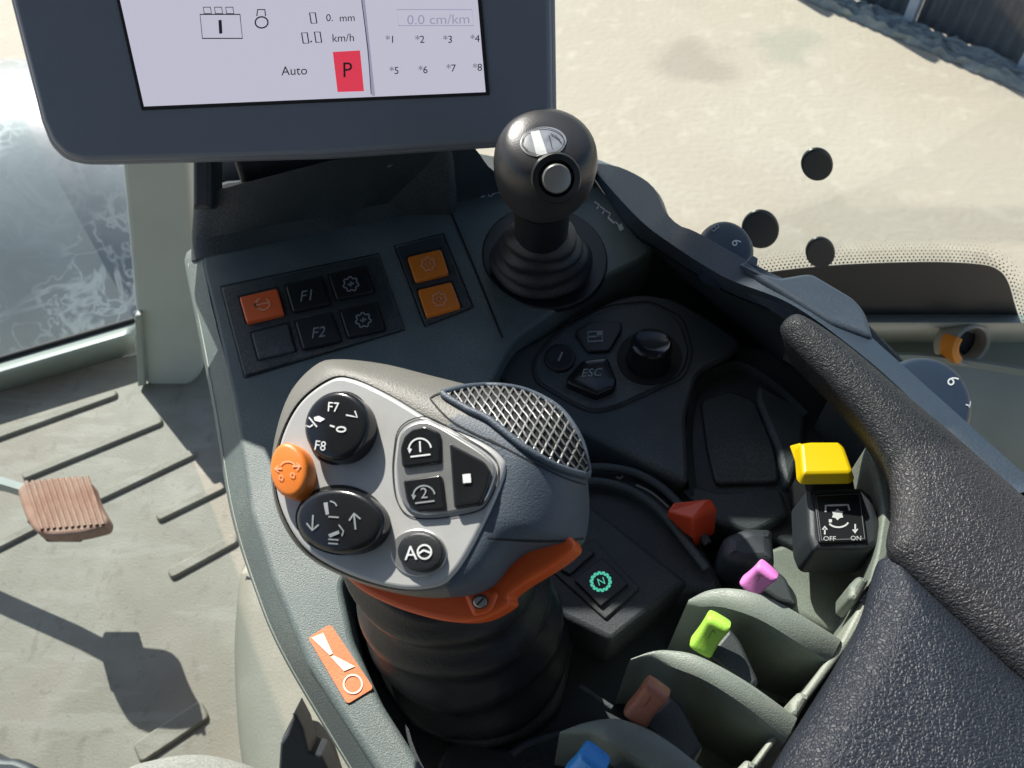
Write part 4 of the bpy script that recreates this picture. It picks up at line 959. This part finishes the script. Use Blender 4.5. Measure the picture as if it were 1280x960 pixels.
# orange button
b = button('orange_button', ell(359, 587, 23, 35, -6), .008, M_bor, .0006, .002)
b['label'] = 'orange oval thumb button'
bv = bvh_of(b); k = Ink(onto(bv)); k.line([(345, 586), (353, 586)], 2.4).line([(366, 583), (375, 583)], 2.4).line([(349, 582), (344, 586), (349, 590)], 1.5).line([(371, 579), (376, 583), (371, 588)], 1.5).arc(360, 584, 9, 7, 200, 340, 1.6).arc(352, 597, 2.5, 3, 0, 360, 1.3).arc(366, 594, 2.5, 3, 0, 360, 1.3); k.build('symbol', M_pale, b)
# cluster 1 / 2 / stop
slab('cluster_frame', GF, cr([(497, 560), (501, 542), (512, 531), (530, 526), (548, 532), (575, 548), (603, 566), (618, 582), (617, 600), (606, 625), (590, 635), (545, 643), (515, 640), (500, 622), (495, 590)], 6), .0012, .002, M_chrome, grip, r=.0008)
Ink(onG(.0004)).line(cr([(493, 560), (497, 540), (509, 527), (530, 521), (550, 528), (577, 544), (606, 562), (622, 580), (621, 602), (610, 628), (593, 640), (545, 648), (512, 645), (496, 625), (491, 590)], 6), 1.6, True).build('cluster_seam', M_seam, face)
b = slab('key', GF, rnd([(502, 584), (500, 560), (505, 545), (515, 536), (531, 532), (549, 540), (550, 578)], 4), .0030, .003, M_glossk, grip, r=.0007)
k = Ink(onG(.0034)); k.text('1', 525, 558, 20, -3); k.arc(525, 562, 14, 14, 175, 350, 1.9, 16).poly([(509, 560), (515, 561), (512, 567)]).line([(513, 571), (538, 568)], 2); k.build('symbol', M_white, b)
b = slab('key', GF, rnd([(503, 600), (551, 593), (556, 637), (520, 640), (508, 628)], 5), .0030, .003, M_glossk, grip, r=.0007)
k = Ink(onG(.0034)); k.text('2', 530, 616, 19, -3); k.arc(530, 620, 13.5, 13, 175, 350, 1.8, 16).poly([(514, 618), (520, 619), (517, 625)]).line([(519, 629), (543, 626)], 2); k.build('symbol', M_grey, b)
b = slab('stop_key', GF, rnd([(561, 553), (604, 576), (613, 590), (609, 610), (600, 630), (567, 636)], 5), .0034, .003, M_glossk, grip, r=.0008, dome=-.0003)
Ink(onG(.0038)).poly([(578, 593), (588, 592), (589, 603), (579, 604)]).build('symbol', M_white, b)
# A button
slab('button_ring', GF, ell(523, 691, 35, 30, 5), .0008, .001, M_chrome, grip, r=.0004)
b = button('autopilot_button', ell(525, 690, 29, 25, 8), .003, M_key, .0004, .001, .004)
bv = bvh_of(b); k = Ink(onto(bv)); k.text('A', 514, 691, 25, -2, .95); k.arc(531, 690, 8.5, 8.5, 0, 360, 2.2, 24).line([(524, 692), (530, 688), (538, 691)], 2.6); k.build('symbol', M_white, b)
# rubber boot
def bellows(name, o, top, r0, r1, nb, m, par, amp, flat=1.0):
    """stack of soft folds between a wide base ring and a narrow top ring"""
    o = Vector(o); top = Vector(top); ax = top-o; R = []; n = 56; steps = nb*8
    for i in range(steps+1):
        t = i/steps; c = o+ax*t; r = r0+(r1-r0)*t; r += amp*(.5-.5*math.cos(2*PI*nb*t))-amp*.3; R.append([c+Vector((math.cos(2*PI*k/n)*flat, math.sin(2*PI*k/n), 0))*(r*(1+.016*math.sin(3*2*PI*k/n+5*t)+.012*math.sin(5*2*PI*k/n-9*t)))+Vector((0, 0, amp*.35*math.sin(2*2*PI*k/n+7*t)*math.sin(PI*t))) for k in range(n)])
    V, Fc = rings(R); return mk(name, V, Fc, m, par, True, 80)
slab('boot_base', DT, cr([(430, 740), (500, 690), (640, 690), (712, 760), (712, 830), (690, 895), (610, 930), (540, 915), (490, 870)], 6), .712, .015, M_boot, grip, r=.004)
bellows('rubber_boot', U(596, 812, .712), GF.at(545, 672, -.045), .0440, .0345, 4, M_boot2, grip, .0042, 1.05)

# ================================================================== SMALL JOYSTICK
jo = thing('ball_joystick', U(676, 330, .75), 'small ball topped joystick with a round silver button in a pleated boot', 'joystick')
well = slab('boot_ring', DT, ell(681, 321, 79, 64, 10), .7512, .004, M_key, jo, r=.001)
jb = U(676, 330, .752); jt = U(678, 225, .870); ax = (jt-jb)
bellows('rubber_boot', jb, jb+ax*.46, .0325, .0165, 4, M_boot, jo, .0035)
tube('shaft', [jb+ax*.30, jb+ax*.85], [.0150, .0150], M_key, jo, 28)
ball_c = U(681, 212, .875); view = (CAM-ball_c).normalized()
n = 40; V = []; R = []
axn = (Vector((0.02, -.25, 1))).normalized(); aa = Vector((1, 0, 0)); aa = (aa-axn*aa.dot(axn)).normalized(); bb_ = axn.cross(aa)
prof = [(.004, -.030), (.014, -.030), (.0185, -.026), (.0235, -.018), (.0268, -.008), (.0280, .002), (.0278, .012), (.0256, .0205), (.0210, .0262), (.012, .0292), (.004, .0295), (.0005, .0297)]
prof = cr(prof, 4, False)
R = [[ball_c+axn*h*.77+(aa*math.cos(2*PI*k/n)+bb_*math.sin(2*PI*k/n))*max(r, .0003)*.86 for k in range(n)] for r, h in prof]
V, Fc = rings(R); M_ball = mat('ball_gloss', (.045, .046, .048), .33, metal=.2, bump=.1, bscale=1500, var=.1, vscale=40)
ball = mk('knob', V, Fc, M_ball, jo); bv = bvh_of(ball)
P_ = onto(bv, .0004)
k = Ink(P_)
def cdisc(proj, cx, cy, rx, ry, rot=0, rn=5, n=28):
    V = [proj(cx, cy)]; Fc = []
    for i in range(1, rn+1):
        V += [proj(x, y) for x, y in ell(cx, cy, rx*i/rn, ry*i/rn, rot, n)]
        for j in range(n):
            q = (j+1) % n
            if i == 1: Fc.append((0, 1+j, 1+q))
            else: a = 1+(i-2)*n; Fc.append((a+j, a+q, a+n+q, a+n+j))
    return V, Fc
V, Fc = cdisc(onto(bv, .0003), 679, 178, 29, 19, -5); mk('top_decal', V, Fc, M_chrome, ball)
k = Ink(onto(bv, .0007)); k.poly([(663, 166), (674, 164), (684, 193), (671, 196)]); k.build('decal_bar', M_white, ball)
k = Ink(onto(bv, .0007)); k.arc(679, 178, 26, 17, 0, 360, 1.0, 30); k.line([(655, 172), (652, 182), (660, 188)], 1); k.line([(688, 168), (700, 176)], 1); k.line([(690, 186), (686, 170)], 1); k.line([(694, 170), (702, 180)], 1); k.build('decal_print', M_dark, ball)
h = bv.ray_cast(CAM, ray(695, 223).normalized()); nb_ = (h[1]*.4+view*.6).normalized()
lathe('button_collar', h[0]-nb_*.003, nb_, [(.0112, 0), (.0112, .0035), (.0105, .0048), (.0080, .0052), (.0074, .003), (.0070, .001)], M_key, jo, 36)
lathe('silver_button', h[0]-nb_*.002, nb_, [(.0064, 0), (.0064, .0052), (.0058, .0062), (.003, .0066), (.0004, .0066)], M_chrome, jo, 32)

# ================================================================== PEDAL, SEAT, LATCH
pd = thing('foot_pedal', U(60, 640, .05), 'dusty reddish ribbed pedal pad over the cab floor', 'pedal')
pfm = Frame(U(78, 632, .185), (-.12, .05, 1))
pad_p = [fr for fr in rnd([(20, 612), (28, 603), (60, 597), (100, 594), (113, 601), (120, 625), (134, 648), (131, 658), (100, 666), (62, 669), (42, 664), (30, 645)], 12)]
pp = slab('pedal_pad', pfm, pad_p, 0, .018, M_pedal, pd, r=.005)
V = []; Fc = []
for i in range(11):
    t = i/10; x0 = 33+t*76; tubes(V, Fc, [pfm.at(x0+s*20*1.0, 602-6*t+s*60, .0006) for s in [q/8 for q in range(9)]], .0024, 8)
mk('pedal_ribs', V, Fc, M_pedal, pp)
ap = [U(40, 612, .172), U(0, 600, .165), U(-105, 578, .145), U(-260, 545, .13)]
V = []; Fc = []
for i, p in enumerate(ap):
    t = (ap[min(i+1, 3)]-ap[max(i-1, 0)]).normalized(); nn = Vector((-t.y, t.x, 0)).normalized()*.005
    V += [p+nn, p-nn, p-nn-Vector((0, 0, .024)), p+nn-Vector((0, 0, .024))]
for i in range(3):
    for j in range(4): a = i*4; k = (j+1) % 4; Fc.append((a+j, a+k, a+4+k, a+4+j))
Fc += [(3, 2, 1, 0), (12, 13, 14, 15)]
mk('pedal_arm', V, Fc, M_trim, pd, False)
box('pedal_bracket', (ap[0].x+.005, ap[0].y-.045, .105), (ap[0].x+.055, ap[0].y-.02, .165), M_dark, pd, .003)
seat = slab('driver_seat', Z(0), cr([(140, 956), (180, 940), (232, 933), (280, 940), (318, 958), (345, 1010), (330, 1160), (100, 1160), (95, 1010)], 7), .42, .10, M_seat, None, r=.03, seg=6)
tag(seat, 'rounded front edge of a speckled grey fabric seat at the bottom edge', 'seat')
lt = thing('seat_catch', U(372, 950, .42), 'black pointed plastic catch standing up beside the seat', 'catch')
slab('catch_blade', Frame(U(372, 930, .5), (0, -.7, .7)), rnd([(368, 889), (380, 912), (387, 940), (402, 944), (420, 980), (346, 990), (350, 930), (358, 918)], 2), 0, .02, M_dark, lt, r=.002)
slab('catch_foot', Frame(U(372, 950, .49), (0, -.7, .7)), rnd([(352, 922), (386, 930), (404, 950), (420, 1000), (346, 1000)], 3), -.004, .03, M_key, lt, r=.002)
hd = slab('floor_bracket', Z(0), cr([(-40, 930), (0, 945), (24, 948), (46, 966), (20, 1020), (-60, 1020)], 5), .10, .08, M_dark, None, r=.008)
tag(hd, 'dark bracket end at the bottom left corner of the floor', 'bracket')

# ================================================================== LIGHT
Ldir = Vector((.50, -.86, -.83)).normalized()
sd = bpy.data.lights.new('sun', 'SUN'); so = bpy.data.objects.new('sun', sd); COL.objects.link(so)
sd.energy = 4.9; sd.angle = math.radians(.5); sd.color = (1, .95, .86)
so.rotation_euler = Ldir.to_track_quat('-Z', 'Y').to_euler(); so.location = -Ldir*8
w = bpy.data.worlds.new('World'); SC.world = w; w.use_nodes = True; nt = w.node_tree
bg = nt.nodes['Background']; sk = nt.nodes.new('ShaderNodeTexSky'); sk.sky_type = 'NISHITA'; sk.sun_disc = False
sk.sun_elevation = math.asin(-Ldir.z); sk.sun_rotation = math.atan2(-Ldir.x, -Ldir.y)
nt.links.new(sk.outputs[0], bg.inputs['Color']); bg.inputs['Strength'].default_value = .098
SC.view_settings.view_transform = 'Standard'; SC.view_settings.look = 'None'; SC.view_settings.exposure = .68
SC.cycles.transparent_max_bounces = 16
